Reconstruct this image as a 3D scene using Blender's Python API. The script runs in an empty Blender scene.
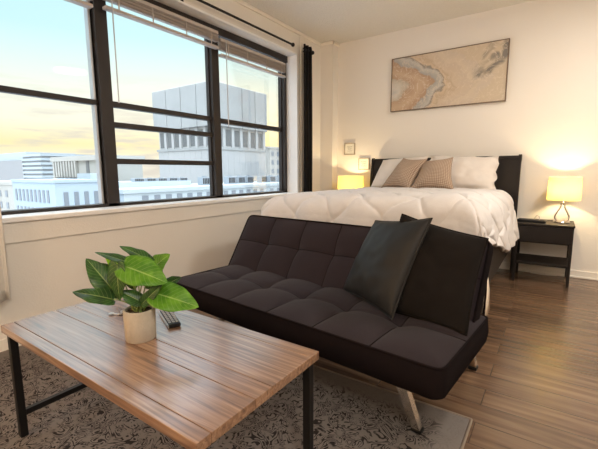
import bpy, bmesh, math, random
from mathutils import Vector, Matrix, noise

random.seed(7)
S = bpy.context.scene
COL = S.collection
PI = math.pi

# ------------------------------------------------------------------ camera
cam_d = bpy.data.cameras.new('camera')
cam = bpy.data.objects.new('camera', cam_d)
COL.objects.link(cam)
S.camera = cam
F_PX, YAW, PITCH, ROLL = 372.58, -0.6019, -0.1401, -0.0049
cam_d.sensor_fit = 'HORIZONTAL'
cam_d.sensor_width = 36.0
cam_d.lens = F_PX * 36.0 / 598.0
cam_d.clip_start = 0.05
cam_d.clip_end = 2000
fw = Vector((math.sin(YAW) * math.cos(PITCH), math.cos(YAW) * math.cos(PITCH), math.sin(PITCH)))
rt = Vector((math.cos(YAW), -math.sin(YAW), 0))
up = rt.cross(fw)
rt2 = rt * math.cos(ROLL) + up * math.sin(ROLL)
up2 = -rt * math.sin(ROLL) + up * math.cos(ROLL)
M = Matrix((rt2, up2, -fw)).transposed().to_4x4()
M.translation = Vector((2.6467, -4.5051, 1.05))
cam.matrix_world = M

# ------------------------------------------------------------------ view
S.view_settings.view_transform = 'Standard'
S.view_settings.look = 'None'
S.view_settings.exposure = 0.42
S.view_settings.gamma = 1.0
S.view_settings.use_curve_mapping = False
S.cycles.use_denoising = True
S.cycles.max_bounces = 10
S.cycles.diffuse_bounces = 6
S.cycles.transparent_max_bounces = 16
S.cycles.caustics_reflective = False
S.cycles.caustics_refractive = False
S.cycles.sample_clamp_indirect = 4.0

# ------------------------------------------------------------------ world: evening sky
SKY_STRENGTH = 0.80
W = bpy.data.worlds.new('evening_sky')
S.world = W
W.use_nodes = True
nt = W.node_tree
nt.nodes.clear()


def N(tree, typ, **kw):
    n = tree.nodes.new(typ)
    for k, v in kw.items():
        setattr(n, k, v)
    return n


def build_sky():
    L = nt.links.new
    out = N(nt, 'ShaderNodeOutputWorld')
    bg = N(nt, 'ShaderNodeBackground')
    bg.inputs['Strength'].default_value = SKY_STRENGTH
    L(bg.outputs[0], out.inputs[0])
    tc = N(nt, 'ShaderNodeTexCoord')
    sep = N(nt, 'ShaderNodeSeparateXYZ')
    L(tc.outputs['Generated'], sep.inputs[0])
    ramp = N(nt, 'ShaderNodeValToRGB')
    cr = ramp.color_ramp
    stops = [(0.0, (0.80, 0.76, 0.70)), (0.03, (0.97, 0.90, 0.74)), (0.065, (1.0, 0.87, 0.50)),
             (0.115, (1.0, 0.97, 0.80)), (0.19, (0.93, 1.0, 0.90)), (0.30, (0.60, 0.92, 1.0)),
             (0.42, (0.55, 0.88, 1.0)), (0.50, (2.2, 2.6, 3.0)), (0.62, (3.6, 3.9, 4.3)), (1.0, (4.4, 4.7, 5.2))]  # unseen zenith brightened beyond a real evening sky to light the room
    while len(cr.elements) < len(stops):
        cr.elements.new(0.5)
    for e, (p, c) in zip(cr.elements, stops):
        e.position = p
        e.color = (*c, 1)
    L(sep.outputs['Z'], ramp.inputs[0])
    # low streaky clouds
    mp = N(nt, 'ShaderNodeMapping')
    mp.inputs['Scale'].default_value = (5, 5, 38)
    L(tc.outputs['Generated'], mp.inputs[0])
    nz = N(nt, 'ShaderNodeTexNoise')
    nz.inputs['Scale'].default_value = 1.6
    nz.inputs['Detail'].default_value = 6
    L(mp.outputs[0], nz.inputs['Vector'])
    cl = N(nt, 'ShaderNodeValToRGB')
    cl.color_ramp.elements[0].position = 0.47
    cl.color_ramp.elements[1].position = 0.62
    L(nz.outputs['Fac'], cl.inputs[0])
    hband = N(nt, 'ShaderNodeValToRGB')
    h = hband.color_ramp
    h.elements[0].position = 0.0
    h.elements[0].color = (1, 1, 1, 1)
    h.elements[1].position = 0.24
    h.elements[1].color = (0, 0, 0, 1)
    e = h.elements.new(0.10)
    e.color = (0.75, 0.75, 0.75, 1)
    L(sep.outputs['Z'], hband.inputs[0])
    mm = N(nt, 'ShaderNodeMath', operation='MULTIPLY')
    L(cl.outputs[0], mm.inputs[0])
    L(hband.outputs[0], mm.inputs[1])
    mx = N(nt, 'ShaderNodeMixRGB')
    L(mm.outputs[0], mx.inputs[0])
    L(ramp.outputs[0], mx.inputs[1])
    mx.inputs[2].default_value = (0.72, 0.67, 0.62, 1)
    # glow round the hidden setting sun
    sd = Vector((-0.66, 0.745, 0.075)).normalized()
    dp = N(nt, 'ShaderNodeVectorMath', operation='DOT_PRODUCT')
    nrm = N(nt, 'ShaderNodeVectorMath', operation='NORMALIZE')
    L(tc.outputs['Generated'], nrm.inputs[0])
    L(nrm.outputs[0], dp.inputs[0])
    dp.inputs[1].default_value = sd
    mxx = N(nt, 'ShaderNodeMath', operation='MAXIMUM')
    L(dp.outputs['Value'], mxx.inputs[0])
    mxx.inputs[1].default_value = 0
    pw = N(nt, 'ShaderNodeMath', operation='POWER')
    L(mxx.outputs[0], pw.inputs[0])
    pw.inputs[1].default_value = 220
    gl = N(nt, 'ShaderNodeMixRGB', blend_type='ADD')
    L(pw.outputs[0], gl.inputs[0])
    L(mx.outputs[0], gl.inputs[1])
    gl.inputs[2].default_value = (0.9, 0.55, 0.05, 1)
    pw2 = N(nt, 'ShaderNodeMath', operation='POWER')
    L(mxx.outputs[0], pw2.inputs[0])
    pw2.inputs[1].default_value = 5
    gl2 = N(nt, 'ShaderNodeMixRGB', blend_type='ADD')
    L(pw2.outputs[0], gl2.inputs[0])
    L(gl.outputs[0], gl2.inputs[1])
    gl2.inputs[2].default_value = (0.14, 0.10, 0.03, 1)
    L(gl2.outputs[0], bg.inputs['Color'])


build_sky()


# ------------------------------------------------------------------ added unseen fill lights: one overhead by the bed, two behind the camera
def point(name, loc, power, col, r):
    d = bpy.data.lights.new(name, 'POINT')
    d.energy = power
    d.color = col
    d.shadow_soft_size = r
    o = bpy.data.objects.new(name, d)
    o.location = loc
    COL.objects.link(o)
    return o


OVERHEAD_FILL_W = 34
LAMP_W = 15
cl_d = bpy.data.lights.new('overhead_fill_light', 'AREA')  # unseen overhead fill, added to brighten the bed side of the room
cl_d.shape = 'DISK'
cl_d.size = 0.45
cl_d.energy = OVERHEAD_FILL_W
cl_d.color = (1.0, 0.93, 0.82)
cl_o = bpy.data.objects.new('overhead_fill_light', cl_d)
cl_o.location = (3.3, -1.5, 2.62)
COL.objects.link(cl_o)
point('warm_fill_light', (1.0, -6.0, 1.55), 44, (1.0, 0.62, 0.32), 0.14)  # unseen warm fill, added to warm the wall under the window
point('room_fill_light', (3.4, -4.9, 2.2), 60, (1.0, 0.94, 0.83), 0.16)  # unseen neutral fill, added to lift the room as a whole


# ------------------------------------------------------------------ material helpers
def new_mat(name):
    m = bpy.data.materials.new(name)
    m.use_nodes = True
    t = m.node_tree
    b = t.nodes['Principled BSDF']
    return m, t, b


def setin(b, **kw):
    for k, v in kw.items():
        k = k.replace('_', ' ')
        if k in b.inputs:
            b.inputs[k].default_value = v


def c4(c):
    return (c[0], c[1], c[2], 1)


def plain(name, col, rough=0.6, metal=0.0, spec=0.5, var=0.06, scale=30, bump=0.0, bscale=200, sheen=0.0, coat=0.0):
    m, t, b = new_mat(name)
    setin(b, Roughness=rough, Metallic=metal)
    b.inputs['Specular IOR Level'].default_value = spec
    b.inputs['Sheen Weight'].default_value = sheen
    b.inputs['Coat Weight'].default_value = coat
    tc = N(t, 'ShaderNodeTexCoord')
    nz = N(t, 'ShaderNodeTexNoise')
    nz.inputs['Scale'].default_value = scale
    nz.inputs['Detail'].default_value = 4
    t.links.new(tc.outputs['Object'], nz.inputs['Vector'])
    mx = N(t, 'ShaderNodeMixRGB')
    mx.inputs[1].default_value = c4([x * (1 - var) for x in col])
    mx.inputs[2].default_value = c4([min(1, x * (1 + var)) for x in col])
    t.links.new(nz.outputs['Fac'], mx.inputs[0])
    t.links.new(mx.outputs[0], b.inputs['Base Color'])
    if bump:
        n2 = N(t, 'ShaderNodeTexNoise')
        n2.inputs['Scale'].default_value = bscale
        n2.inputs['Detail'].default_value = 3
        t.links.new(tc.outputs['Object'], n2.inputs['Vector'])
        bp = N(t, 'ShaderNodeBump')
        bp.inputs['Strength'].default_value = bump
        bp.inputs['Distance'].default_value = 0.01
        t.links.new(n2.outputs['Fac'], bp.inputs['Height'])
        t.links.new(bp.outputs[0], b.inputs['Normal'])
    return m


def math_n(t, op, a, b=None):
    n = N(t, 'ShaderNodeMath', operation=op)
    for i, v in enumerate((a, b)):
        if v is None:
            continue
        if isinstance(v, (int, float)):
            n.inputs[i].default_value = v
        else:
            t.links.new(v, n.inputs[i])
    return n.outputs[0]


def wood_planks(name, cols, plank_w, plank_l, rough, grain=(2, 40, 40), gap=0.004, coat=0.0, bump=0.25):
    """boards running along x, joints staggered."""
    m, t, b = new_mat(name)
    L = t.links.new
    tc = N(t, 'ShaderNodeTexCoord')
    br = N(t, 'ShaderNodeTexBrick')
    br.offset = 0.37
    br.inputs['Scale'].default_value = 1.0
    br.inputs['Mortar Size'].default_value = gap
    br.inputs['Mortar Smooth'].default_value = 0.3
    br.inputs['Brick Width'].default_value = plank_l
    br.inputs['Row Height'].default_value = plank_w
    br.inputs['Color1'].default_value = (0, 0, 0, 1)
    br.inputs['Color2'].default_value = (1, 1, 1, 1)
    br.inputs['Mortar'].default_value = (0.5, 0.5, 0.5, 1)
    L(tc.outputs['Object'], br.inputs['Vector'])
    mp = N(t, 'ShaderNodeMapping')
    mp.inputs['Scale'].default_value = grain
    L(tc.outputs['Object'], mp.inputs[0])
    add = N(t, 'ShaderNodeVectorMath', operation='ADD')
    sc = N(t, 'ShaderNodeVectorMath', operation='SCALE')
    L(br.outputs['Color'], sc.inputs[0])
    sc.inputs['Scale'].default_value = 9.0
    L(mp.outputs[0], add.inputs[0])
    L(sc.outputs[0], add.inputs[1])
    nz = N(t, 'ShaderNodeTexNoise')
    nz.inputs['Scale'].default_value = 1.0
    nz.inputs['Detail'].default_value = 7
    nz.inputs['Distortion'].default_value = 0.6
    L(add.outputs[0], nz.inputs['Vector'])
    rp = N(t, 'ShaderNodeValToRGB')
    e = rp.color_ramp.elements
    e[0].position, e[0].color = 0.30, c4(cols[0])
    e[1].position, e[1].color = 0.70, c4(cols[2])
    k = e.new(0.5)
    k.color = c4(cols[1])
    L(nz.outputs['Fac'], rp.inputs[0])
    hs = N(t, 'ShaderNodeHueSaturation')
    val = math_n(t, 'MULTIPLY', br.outputs['Color'], 0.35)
    val = math_n(t, 'ADD', val, 0.82)
    L(val, hs.inputs['Value'])
    L(rp.outputs[0], hs.inputs['Color'])
    mx = N(t, 'ShaderNodeMixRGB')
    L(br.outputs['Fac'], mx.inputs[0])
    L(hs.outputs[0], mx.inputs[1])
    mx.inputs[2].default_value = c4([x * 0.75 for x in cols[0]])
    b.inputs['Specular IOR Level'].default_value = 0.85
    L(mx.outputs[0], b.inputs['Base Color'])
    b.inputs['Roughness'].default_value = rough
    b.inputs['Coat Weight'].default_value = coat
    b.inputs['Coat Roughness'].default_value = 0.15
    h = math_n(t, 'MULTIPLY', br.outputs['Fac'], -1.5)
    h = math_n(t, 'ADD', h, nz.outputs['Fac'])
    bp = N(t, 'ShaderNodeBump')
    bp.inputs['Strength'].default_value = bump
    bp.inputs['Distance'].default_value = 0.004
    L(h, bp.inputs['Height'])
    L(bp.outputs[0], b.inputs['Normal'])
    return m


M_wall = plain('wall_paint', (0.795, 0.75, 0.69), 0.85, var=0.015, scale=2, bump=0.12, bscale=90, spec=0.25)
M_ceil = plain('popcorn_ceiling', (0.74, 0.71, 0.66), 0.95, var=0.06, scale=45, bump=0.9, bscale=75, spec=0.1)
M_trim = plain('trim_paint', (0.84, 0.79, 0.71), 0.5, var=0.02)
M_sill = plain('sill_paint', (0.86, 0.84, 0.82), 0.35, var=0.02)
M_reveal = plain('reveal_paint', (0.86, 0.85, 0.84), 0.6, var=0.02)
M_bronze = plain('dark_bronze_aluminium', (0.026, 0.020, 0.018), 0.5, 0.2, var=0.1)
M_alu = plain('pale_aluminium', (0.50, 0.51, 0.53), 0.4, 0.5)
M_blind = plain('blind_vinyl', (0.46, 0.405, 0.37), 0.5, var=0.04)
M_black = plain('black_metal', (0.012, 0.011, 0.011), 0.45, 0.5)
M_blackfab = plain('black_curtain_cloth', (0.008, 0.007, 0.007), 0.95, var=0.2, sheen=0.1, spec=0.1)
M_whitecurt = plain('pale_curtain_cloth', (0.80, 0.74, 0.66), 0.9, var=0.03)
M_espresso = plain('espresso_wood', (0.012, 0.008, 0.0065), 0.5, spec=0.3, var=0.35, scale=14)
M_floor = wood_planks('floor_planks', [(0.088, 0.046, 0.026), (0.142, 0.082, 0.048), (0.205, 0.128, 0.077)], 0.145, 1.22, 0.24,
                      grain=(1.6, 26, 26), gap=0.0020, bump=0.6)
M_chrome = plain('chrome', (0.82, 0.76, 0.68), 0.16, 1.0, var=0.02)
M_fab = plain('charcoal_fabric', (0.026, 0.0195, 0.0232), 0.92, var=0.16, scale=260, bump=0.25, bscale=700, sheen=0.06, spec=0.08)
M_fabdark = plain('shaded_boxing_seam_fabric', (0.010, 0.007, 0.0075), 0.95, var=0.2, scale=260, bump=0.25, bscale=700, sheen=0.0, spec=0.05)  # sofa fabric darkened to put shade into the boxing; also dark seams
M_satin = plain('black_satin', (0.012, 0.012, 0.0125), 0.56, var=0.15, scale=18, bump=0.06, bscale=14, spec=0.35)
M_velvet = plain('black_velvet', (0.011, 0.009, 0.008), 0.85, var=0.25, scale=18, bump=0.12, bscale=16, sheen=0.02, spec=0.08)
M_comf = plain('white_comforter', (0.68, 0.65, 0.64), 0.9, var=0.03, scale=20, bump=0.25, bscale=32, spec=0.2)
M_pill = plain('white_pillowcase', (0.70, 0.645, 0.60), 0.9, var=0.02, bump=0.2, bscale=26, spec=0.2)
M_matt = plain('mattress_ticking', (0.72, 0.70, 0.68), 0.9)
M_cement = plain('cement_pot', (0.42, 0.375, 0.31), 0.9, var=0.12, scale=60, bump=0.25, bscale=150)
M_soil = plain('potting_soil', (0.085, 0.06, 0.035), 1.0, var=0.7, scale=120, bump=1.0, bscale=160)
M_stem = plain('green_stem', (0.16, 0.24, 0.05), 0.55)
M_remote = plain('black_plastic', (0.010, 0.010, 0.011), 0.5, spec=0.3)
M_silver = plain('silver_plastic', (0.55, 0.54, 0.53), 0.3, 0.6)
M_button = plain('grey_rubber_buttons', (0.42, 0.42, 0.43), 0.6)
M_cord = plain('white_cord', (0.75, 0.72, 0.66), 0.5)
M_greycord = plain('grey_cord', (0.30, 0.27, 0.25), 0.5)
M_ruglow = plain('rug_binding', (0.24, 0.19, 0.15), 0.95)


def table_wood():
    m, t, b = new_mat('table_wood')
    L = t.links.new
    tc = N(t, 'ShaderNodeTexCoord')
    mp = N(t, 'ShaderNodeMapping')
    mp.inputs['Scale'].default_value = (3.2, 75, 75)
    L(tc.outputs['Object'], mp.inputs[0])
    nz = N(t, 'ShaderNodeTexNoise')
    nz.inputs['Scale'].default_value = 1.0
    nz.inputs['Detail'].default_value = 8
    nz.inputs['Distortion'].default_value = 0.8
    L(mp.outputs[0], nz.inputs['Vector'])
    rp = N(t, 'ShaderNodeValToRGB')
    e = rp.color_ramp.elements
    e[0].position, e[0].color = 0.30, (0.11, 0.050, 0.026, 1)
    e[1].position, e[1].color = 0.74, (0.40, 0.255, 0.16, 1)
    k = e.new(0.5)
    k.color = (0.25, 0.130, 0.070, 1)
    L(nz.outputs['Fac'], rp.inputs[0])
    L(rp.outputs[0], b.inputs['Base Color'])
    b.inputs['Roughness'].default_value = 0.38
    b.inputs['Coat Weight'].default_value = 1.0
    b.inputs['Coat Roughness'].default_value = 0.2
    b.inputs['Coat IOR'].default_value = 2.0
    b.inputs['Specular IOR Level'].default_value = 0.8
    bp = N(t, 'ShaderNodeBump')
    bp.inputs['Strength'].default_value = 0.35
    bp.inputs['Distance'].default_value = 0.003
    L(nz.outputs['Fac'], bp.inputs['Height'])
    L(bp.outputs[0], b.inputs['Normal'])
    return m


M_table = table_wood()


def rug_mat():
    m, t, b = new_mat('distressed_rug')
    L = t.links.new
    tc = N(t, 'ShaderNodeTexCoord')
    big = N(t, 'ShaderNodeTexNoise')
    big.inputs['Scale'].default_value = 2.6
    big.inputs['Detail'].default_value = 3
    L(tc.outputs['Object'], big.inputs['Vector'])
    # curly floral scrolls: bands of a strongly warped field
    n1 = N(t, 'ShaderNodeTexNoise')
    n1.inputs['Scale'].default_value = 10.0
    n1.inputs['Detail'].default_value = 1.5
    n1.inputs['Distortion'].default_value = 2.2
    L(tc.outputs['Object'], n1.inputs['Vector'])
    s = math_n(t, 'MULTIPLY', n1.outputs['Fac'], 62.0)
    s = math_n(t, 'SINE', s)
    s = math_n(t, 'GREATER_THAN', s, 0.2)
    n2 = N(t, 'ShaderNodeTexNoise')
    n2.inputs['Scale'].default_value = 30
    n2.inputs['Detail'].default_value = 3
    L(tc.outputs['Object'], n2.inputs['Vector'])
    worn = N(t, 'ShaderNodeValToRGB')
    worn.color_ramp.elements[0].position = 0.38
    worn.color_ramp.elements[1].position = 0.50
    L(n2.outputs['Fac'], worn.inputs[0])
    fac = math_n(t, 'MULTIPLY', s, worn.outputs[0])
    sep = N(t, 'ShaderNodeSeparateXYZ')
    L(tc.outputs['Object'], sep.inputs[0])
    ex = math_n(t, 'SUBTRACT', 1.205, math_n(t, 'ABSOLUTE', sep.outputs[0]))
    ey = math_n(t, 'SUBTRACT', 1.14, math_n(t, 'ABSOLUTE', sep.outputs[1]))
    ed = math_n(t, 'MINIMUM', ex, ey)
    ed = math_n(t, 'MULTIPLY', math_n(t, 'SUBTRACT', ed, 0.07), 12.0)
    ed = math_n(t, 'MINIMUM', math_n(t, 'MAXIMUM', ed, 0.12), 1.0)
    fac = math_n(t, 'MULTIPLY', fac, ed)
    base = N(t, 'ShaderNodeMixRGB')
    L(big.outputs['Fac'], base.inputs[0])
    base.inputs[1].default_value = (0.150, 0.133, 0.124, 1)
    base.inputs[2].default_value = (0.222, 0.198, 0.186, 1)
    mx = N(t, 'ShaderNodeMixRGB')
    L(fac, mx.inputs[0])
    L(base.outputs[0], mx.inputs[1])
    mx.inputs[2].default_value = (0.028, 0.024, 0.024, 1)
    L(mx.outputs[0], b.inputs['Base Color'])
    b.inputs['Roughness'].default_value = 1.0
    b.inputs['Specular IOR Level'].default_value = 0.1
    n3 = N(t, 'ShaderNodeTexNoise')
    n3.inputs['Scale'].default_value = 400
    L(tc.outputs['Object'], n3.inputs['Vector'])
    bp = N(t, 'ShaderNodeBump')
    bp.inputs['Strength'].default_value = 0.5
    bp.inputs['Distance'].default_value = 0.004
    L(n3.outputs['Fac'], bp.inputs['Height'])
    L(bp.outputs[0], b.inputs['Normal'])
    return m


M_rug = rug_mat()


def leaf_mat(name, dark, light):
    m, t, b = new_mat(name)
    L = t.links.new
    tc = N(t, 'ShaderNodeTexCoord')
    sep = N(t, 'ShaderNodeSeparateXYZ')
    L(tc.outputs['UV'], sep.inputs[0])
    nz = N(t, 'ShaderNodeTexNoise')
    nz.inputs['Scale'].default_value = 28
    nz.inputs['Detail'].default_value = 4
    L(tc.outputs['Object'], nz.inputs['Vector'])
    # pale midrib and side veins
    du = math_n(t, 'ABSOLUTE', math_n(t, 'SUBTRACT', sep.outputs[0], 0.5))
    vein = math_n(t, 'LESS_THAN', du, 0.022)
    w = math_n(t, 'SUBTRACT', sep.outputs[1], math_n(t, 'MULTIPLY', du, 0.55))
    w = math_n(t, 'SINE', math_n(t, 'MULTIPLY', w, 62.0))
    w = math_n(t, 'GREATER_THAN', w, 0.90)
    w = math_n(t, 'MULTIPLY', w, 0.35)
    v = math_n(t, 'MAXIMUM', vein, w)
    mx = N(t, 'ShaderNodeMixRGB')
    rp = N(t, 'ShaderNodeValToRGB')
    rp.color_ramp.elements[0].position = 0.38
    rp.color_ramp.elements[1].position = 0.68
    L(nz.outputs['Fac'], rp.inputs[0])
    L(rp.outputs[0], mx.inputs[0])
    mx.inputs[1].default_value = c4(dark)
    mx.inputs[2].default_value = c4(light)
    m2 = N(t, 'ShaderNodeMixRGB')
    L(math_n(t, 'MULTIPLY', v, 0.55), m2.inputs[0])
    L(mx.outputs[0], m2.inputs[1])
    m2.inputs[2].default_value = (0.42, 0.55, 0.20, 1)
    L(m2.outputs[0], b.inputs['Base Color'])
    b.inputs['Roughness'].default_value = 0.36
    tr = N(t, 'ShaderNodeBsdfTranslucent')
    hs = N(t, 'ShaderNodeHueSaturation')
    hs.inputs['Value'].default_value = 2.2
    L(m2.outputs[0], hs.inputs['Color'])
    L(hs.outputs[0], tr.inputs['Color'])
    mixs = N(t, 'ShaderNodeMixShader')
    mixs.inputs[0].default_value = 0.35
    out = t.nodes['Material Output']
    L(b.outputs[0], mixs.inputs[1])
    L(tr.outputs[0], mixs.inputs[2])
    L(mixs.outputs[0], out.inputs[0])
    return m


M_leafd = leaf_mat('dark_green_leaf', (0.018, 0.065, 0.014), (0.055, 0.16, 0.03))
M_leafl = leaf_mat('bright_green_leaf', (0.07, 0.22, 0.012), (0.16, 0.36, 0.03))
M_leafy = leaf_mat('backlit_lime_leaf', (0.28, 0.52, 0.02), (0.42, 0.66, 0.05))  # lime tint puts light shining through into the leaf colour


def tan_mat():
    m, t, b = new_mat('tan_dotted_weave')
    L = t.links.new
    tc = N(t, 'ShaderNodeTexCoord')
    sep = N(t, 'ShaderNodeSeparateXYZ')
    L(tc.outputs['UV'], sep.inputs[0])
    K = 2 * PI * 11
    a = math_n(t, 'SINE', math_n(t, 'MULTIPLY', math_n(t, 'ADD', sep.outputs[0], sep.outputs[1]), K))
    c = math_n(t, 'SINE', math_n(t, 'MULTIPLY', math_n(t, 'SUBTRACT', sep.outputs[0], sep.outputs[1]), K))
    p = math_n(t, 'MULTIPLY', math_n(t, 'ADD', math_n(t, 'MULTIPLY', a, c), 1.0), 0.5)
    rp = N(t, 'ShaderNodeValToRGB')
    rp.color_ramp.elements[0].position = 0.25
    rp.color_ramp.elements[0].color = (0.26, 0.175, 0.12, 1)
    rp.color_ramp.elements[1].position = 0.8
    rp.color_ramp.elements[1].color = (0.52, 0.41, 0.325, 1)
    L(p, rp.inputs[0])
    L(rp.outputs[0], b.inputs['Base Color'])
    b.inputs['Roughness'].default_value = 0.9
    b.inputs['Specular IOR Level'].default_value = 0.2
    bp = N(t, 'ShaderNodeBump')
    bp.inputs['Strength'].default_value = 0.5
    bp.inputs['Distance'].default_value = 0.006
    L(p, bp.inputs['Height'])
    L(bp.outputs[0], b.inputs['Normal'])
    return m


M_tan = tan_mat()


def glass_mat():
    m, t, b = new_mat('window_glass')
    t.nodes.remove(b)
    L = t.links.new
    tr = N(t, 'ShaderNodeBsdfTransparent')
    tr.inputs[0].default_value = (0.965, 0.98, 0.98, 1)
    gl = N(t, 'ShaderNodeBsdfGlossy')
    gl.inputs['Roughness'].default_value = 0.02
    fr = N(t, 'ShaderNodeFresnel')
    fr.inputs[0].default_value = 1.35
    f2 = math_n(t, 'MULTIPLY', fr.outputs[0], 0.25)
    mx = N(t, 'ShaderNodeMixShader')
    L(f2, mx.inputs[0])
    L(tr.outputs[0], mx.inputs[1])
    L(gl.outputs[0], mx.inputs[2])
    L(mx.outputs[0], t.nodes['Material Output'].inputs[0])
    return m


M_glass = glass_mat()


def shade_mat():
    m, t, b = new_mat('lit_lamp_shade')
    t.nodes.remove(b)
    L = t.links.new
    df = N(t, 'ShaderNodeBsdfDiffuse')
    df.inputs[0].default_value = (0.80, 0.72, 0.48, 1)
    tr = N(t, 'ShaderNodeBsdfTranslucent')
    tr.inputs[0].default_value = (1.0, 0.74, 0.17, 1)
    mx = N(t, 'ShaderNodeMixShader')
    mx.inputs[0].default_value = 0.30
    L(df.outputs[0], mx.inputs[1])
    L(tr.outputs[0], mx.inputs[2])
    tc = N(t, 'ShaderNodeTexCoord')
    wv = N(t, 'ShaderNodeTexNoise')
    mp = N(t, 'ShaderNodeMapping')
    mp.inputs['Scale'].default_value = (120, 120, 3)
    L(tc.outputs['Object'], mp.inputs[0])
    L(mp.outputs[0], wv.inputs['Vector'])
    bp = N(t, 'ShaderNodeBump')
    bp.inputs['Strength'].default_value = 0.2
    L(wv.outputs['Fac'], bp.inputs['Height'])
    L(bp.outputs[0], df.inputs['Normal'])
    L(mx.outputs[0], t.nodes['Material Output'].inputs[0])
    return m


M_shade = shade_mat()


def emit_mat(name, col, s):
    m, t, b = new_mat(name)
    b.inputs['Base Color'].default_value = c4(col)
    b.inputs['Emission Color'].default_value = c4(col)
    b.inputs['Emission Strength'].default_value = s
    return m


M_bulb = emit_mat('glowing_bulb', (1, 0.82, 0.5), 12)


def painting_mat():
    m, t, b = new_mat('marbled_canvas')
    L = t.links.new
    tc = N(t, 'ShaderNodeTexCoord')
    mp = N(t, 'ShaderNodeMapping')
    mp.inputs['Rotation'].default_value = (0, 0.5, 0)
    L(tc.outputs['Object'], mp.inputs[0])
    wrp = N(t, 'ShaderNodeTexNoise')
    wrp.inputs['Scale'].default_value = 3.0
    wrp.inputs['Detail'].default_value = 5
    L(mp.outputs[0], wrp.inputs['Vector'])
    sc = N(t, 'ShaderNodeVectorMath', operation='SCALE')
    sub = N(t, 'ShaderNodeVectorMath', operation='SUBTRACT')
    L(wrp.outputs['Color'], sub.inputs[0])
    sub.inputs[1].default_value = (0.5, 0.5, 0.5)
    L(sub.outputs[0], sc.inputs[0])
    sc.inputs['Scale'].default_value = 0.42
    # distance to the left edge drives the nested bands
    add = N(t, 'ShaderNodeVectorMath', operation='ADD')
    L(tc.outputs['Object'], add.inputs[0])
    L(sc.outputs[0], add.inputs[1])
    sp = N(t, 'ShaderNodeSeparateXYZ')
    L(add.outputs[0], sp.inputs[0])
    x = sp.outputs[0]
    z = sp.outputs[2]
    # chevron bulging to the right from the left edge: x + 1.15|z+.05|
    az = math_n(t, 'ABSOLUTE', math_n(t, 'ADD', z, 0.06))
    d = math_n(t, 'ADD', x, math_n(t, 'MULTIPLY', az, 1.15))
    dd = math_n(t, 'ADD', math_n(t, 'MULTIPLY', d, 0.78), 0.5)
    rp = N(t, 'ShaderNodeValToRGB')
    st = [(0.0, (0.42, 0.42, 0.40)), (0.08, (0.60, 0.57, 0.51)), (0.15, (0.46, 0.40, 0.32)), (0.18, (0.44, 0.30, 0.20)), (0.27, (0.53, 0.39, 0.27)),
          (0.39, (0.42, 0.28, 0.185)), (0.41, (0.36, 0.35, 0.33)), (0.50, (0.50, 0.48, 0.44)), (0.54, (0.26, 0.23, 0.20)), (0.56, (0.60, 0.47, 0.33)),
          (0.60, (0.50, 0.39, 0.28)), (0.63, (0.58, 0.47, 0.35)), (0.74, (0.56, 0.46, 0.36)), (0.76, (0.60, 0.50, 0.38)), (0.88, (0.55, 0.46, 0.37)), (0.90, (0.56, 0.46, 0.34))]
    while len(rp.color_ramp.elements) < len(st):
        rp.color_ramp.elements.new(0.5)
    for e, (p, c) in zip(rp.color_ramp.elements, st):
        e.position = p
        e.color = c4(c)
    L(dd, rp.inputs[0])
    # dark smoky patch, upper right corner
    p1 = math_n(t, 'SUBTRACT', x, 0.54)
    p2 = math_n(t, 'SUBTRACT', z, 0.22)
    k = math_n(t, 'ADD', math_n(t, 'MULTIPLY', p1, 0.75), math_n(t, 'MULTIPLY', p2, -0.65))
    q = math_n(t, 'ADD', math_n(t, 'MULTIPLY', p1, 0.65), math_n(t, 'MULTIPLY', p2, 0.75))
    r = math_n(t, 'ADD', math_n(t, 'MULTIPLY', math_n(t, 'MULTIPLY', k, k), 70.0), math_n(t, 'MULTIPLY', math_n(t, 'MULTIPLY', q, q), 6.0))
    g = math_n(t, 'SUBTRACT', 1.0, r)
    g = math_n(t, 'MAXIMUM', g, 0.0)
    n2 = N(t, 'ShaderNodeTexNoise')
    n2.inputs['Scale'].default_value = 6
    n2.inputs['Detail'].default_value = 6
    n2.inputs['Distortion'].default_value = 1.5
    L(tc.outputs['Object'], n2.inputs['Vector'])
    ng = math_n(t, 'MAXIMUM', math_n(t, 'MULTIPLY', math_n(t, 'SUBTRACT', n2.outputs['Fac'], 0.38), 5.0), 0.0)
    g = math_n(t, 'MULTIPLY', g, ng)
    g = math_n(t, 'MINIMUM', g, 0.9)
    mx = N(t, 'ShaderNodeMixRGB')
    L(g, mx.inputs[0])
    L(rp.outputs[0], mx.inputs[1])
    mx.inputs[2].default_value = (0.17, 0.155, 0.14, 1)
    # pale veins
    n3 = N(t, 'ShaderNodeTexNoise')
    n3.inputs['Scale'].default_value = 6.5
    n3.inputs['Detail'].default_value = 5
    n3.inputs['Distortion'].default_value = 2.5
    L(tc.outputs['Object'], n3.inputs['Vector'])
    vv = math_n(t, 'SUBTRACT', 1.0, math_n(t, 'MULTIPLY', math_n(t, 'ABSOLUTE', math_n(t, 'SUBTRACT', n3.outputs['Fac'], 0.5)), 40.0))
    vv = math_n(t, 'MULTIPLY', math_n(t, 'MAXIMUM', vv, 0.0), 0.8)
    m2 = N(t, 'ShaderNodeMixRGB')
    L(vv, m2.inputs[0])
    L(mx.outputs[0], m2.inputs[1])
    m2.inputs[2].default_value = (0.66, 0.56, 0.45, 1)
    L(m2.outputs[0], b.inputs['Base Color'])
    b.inputs['Roughness'].default_value = 0.6
    return m


M_paint = painting_mat()


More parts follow.
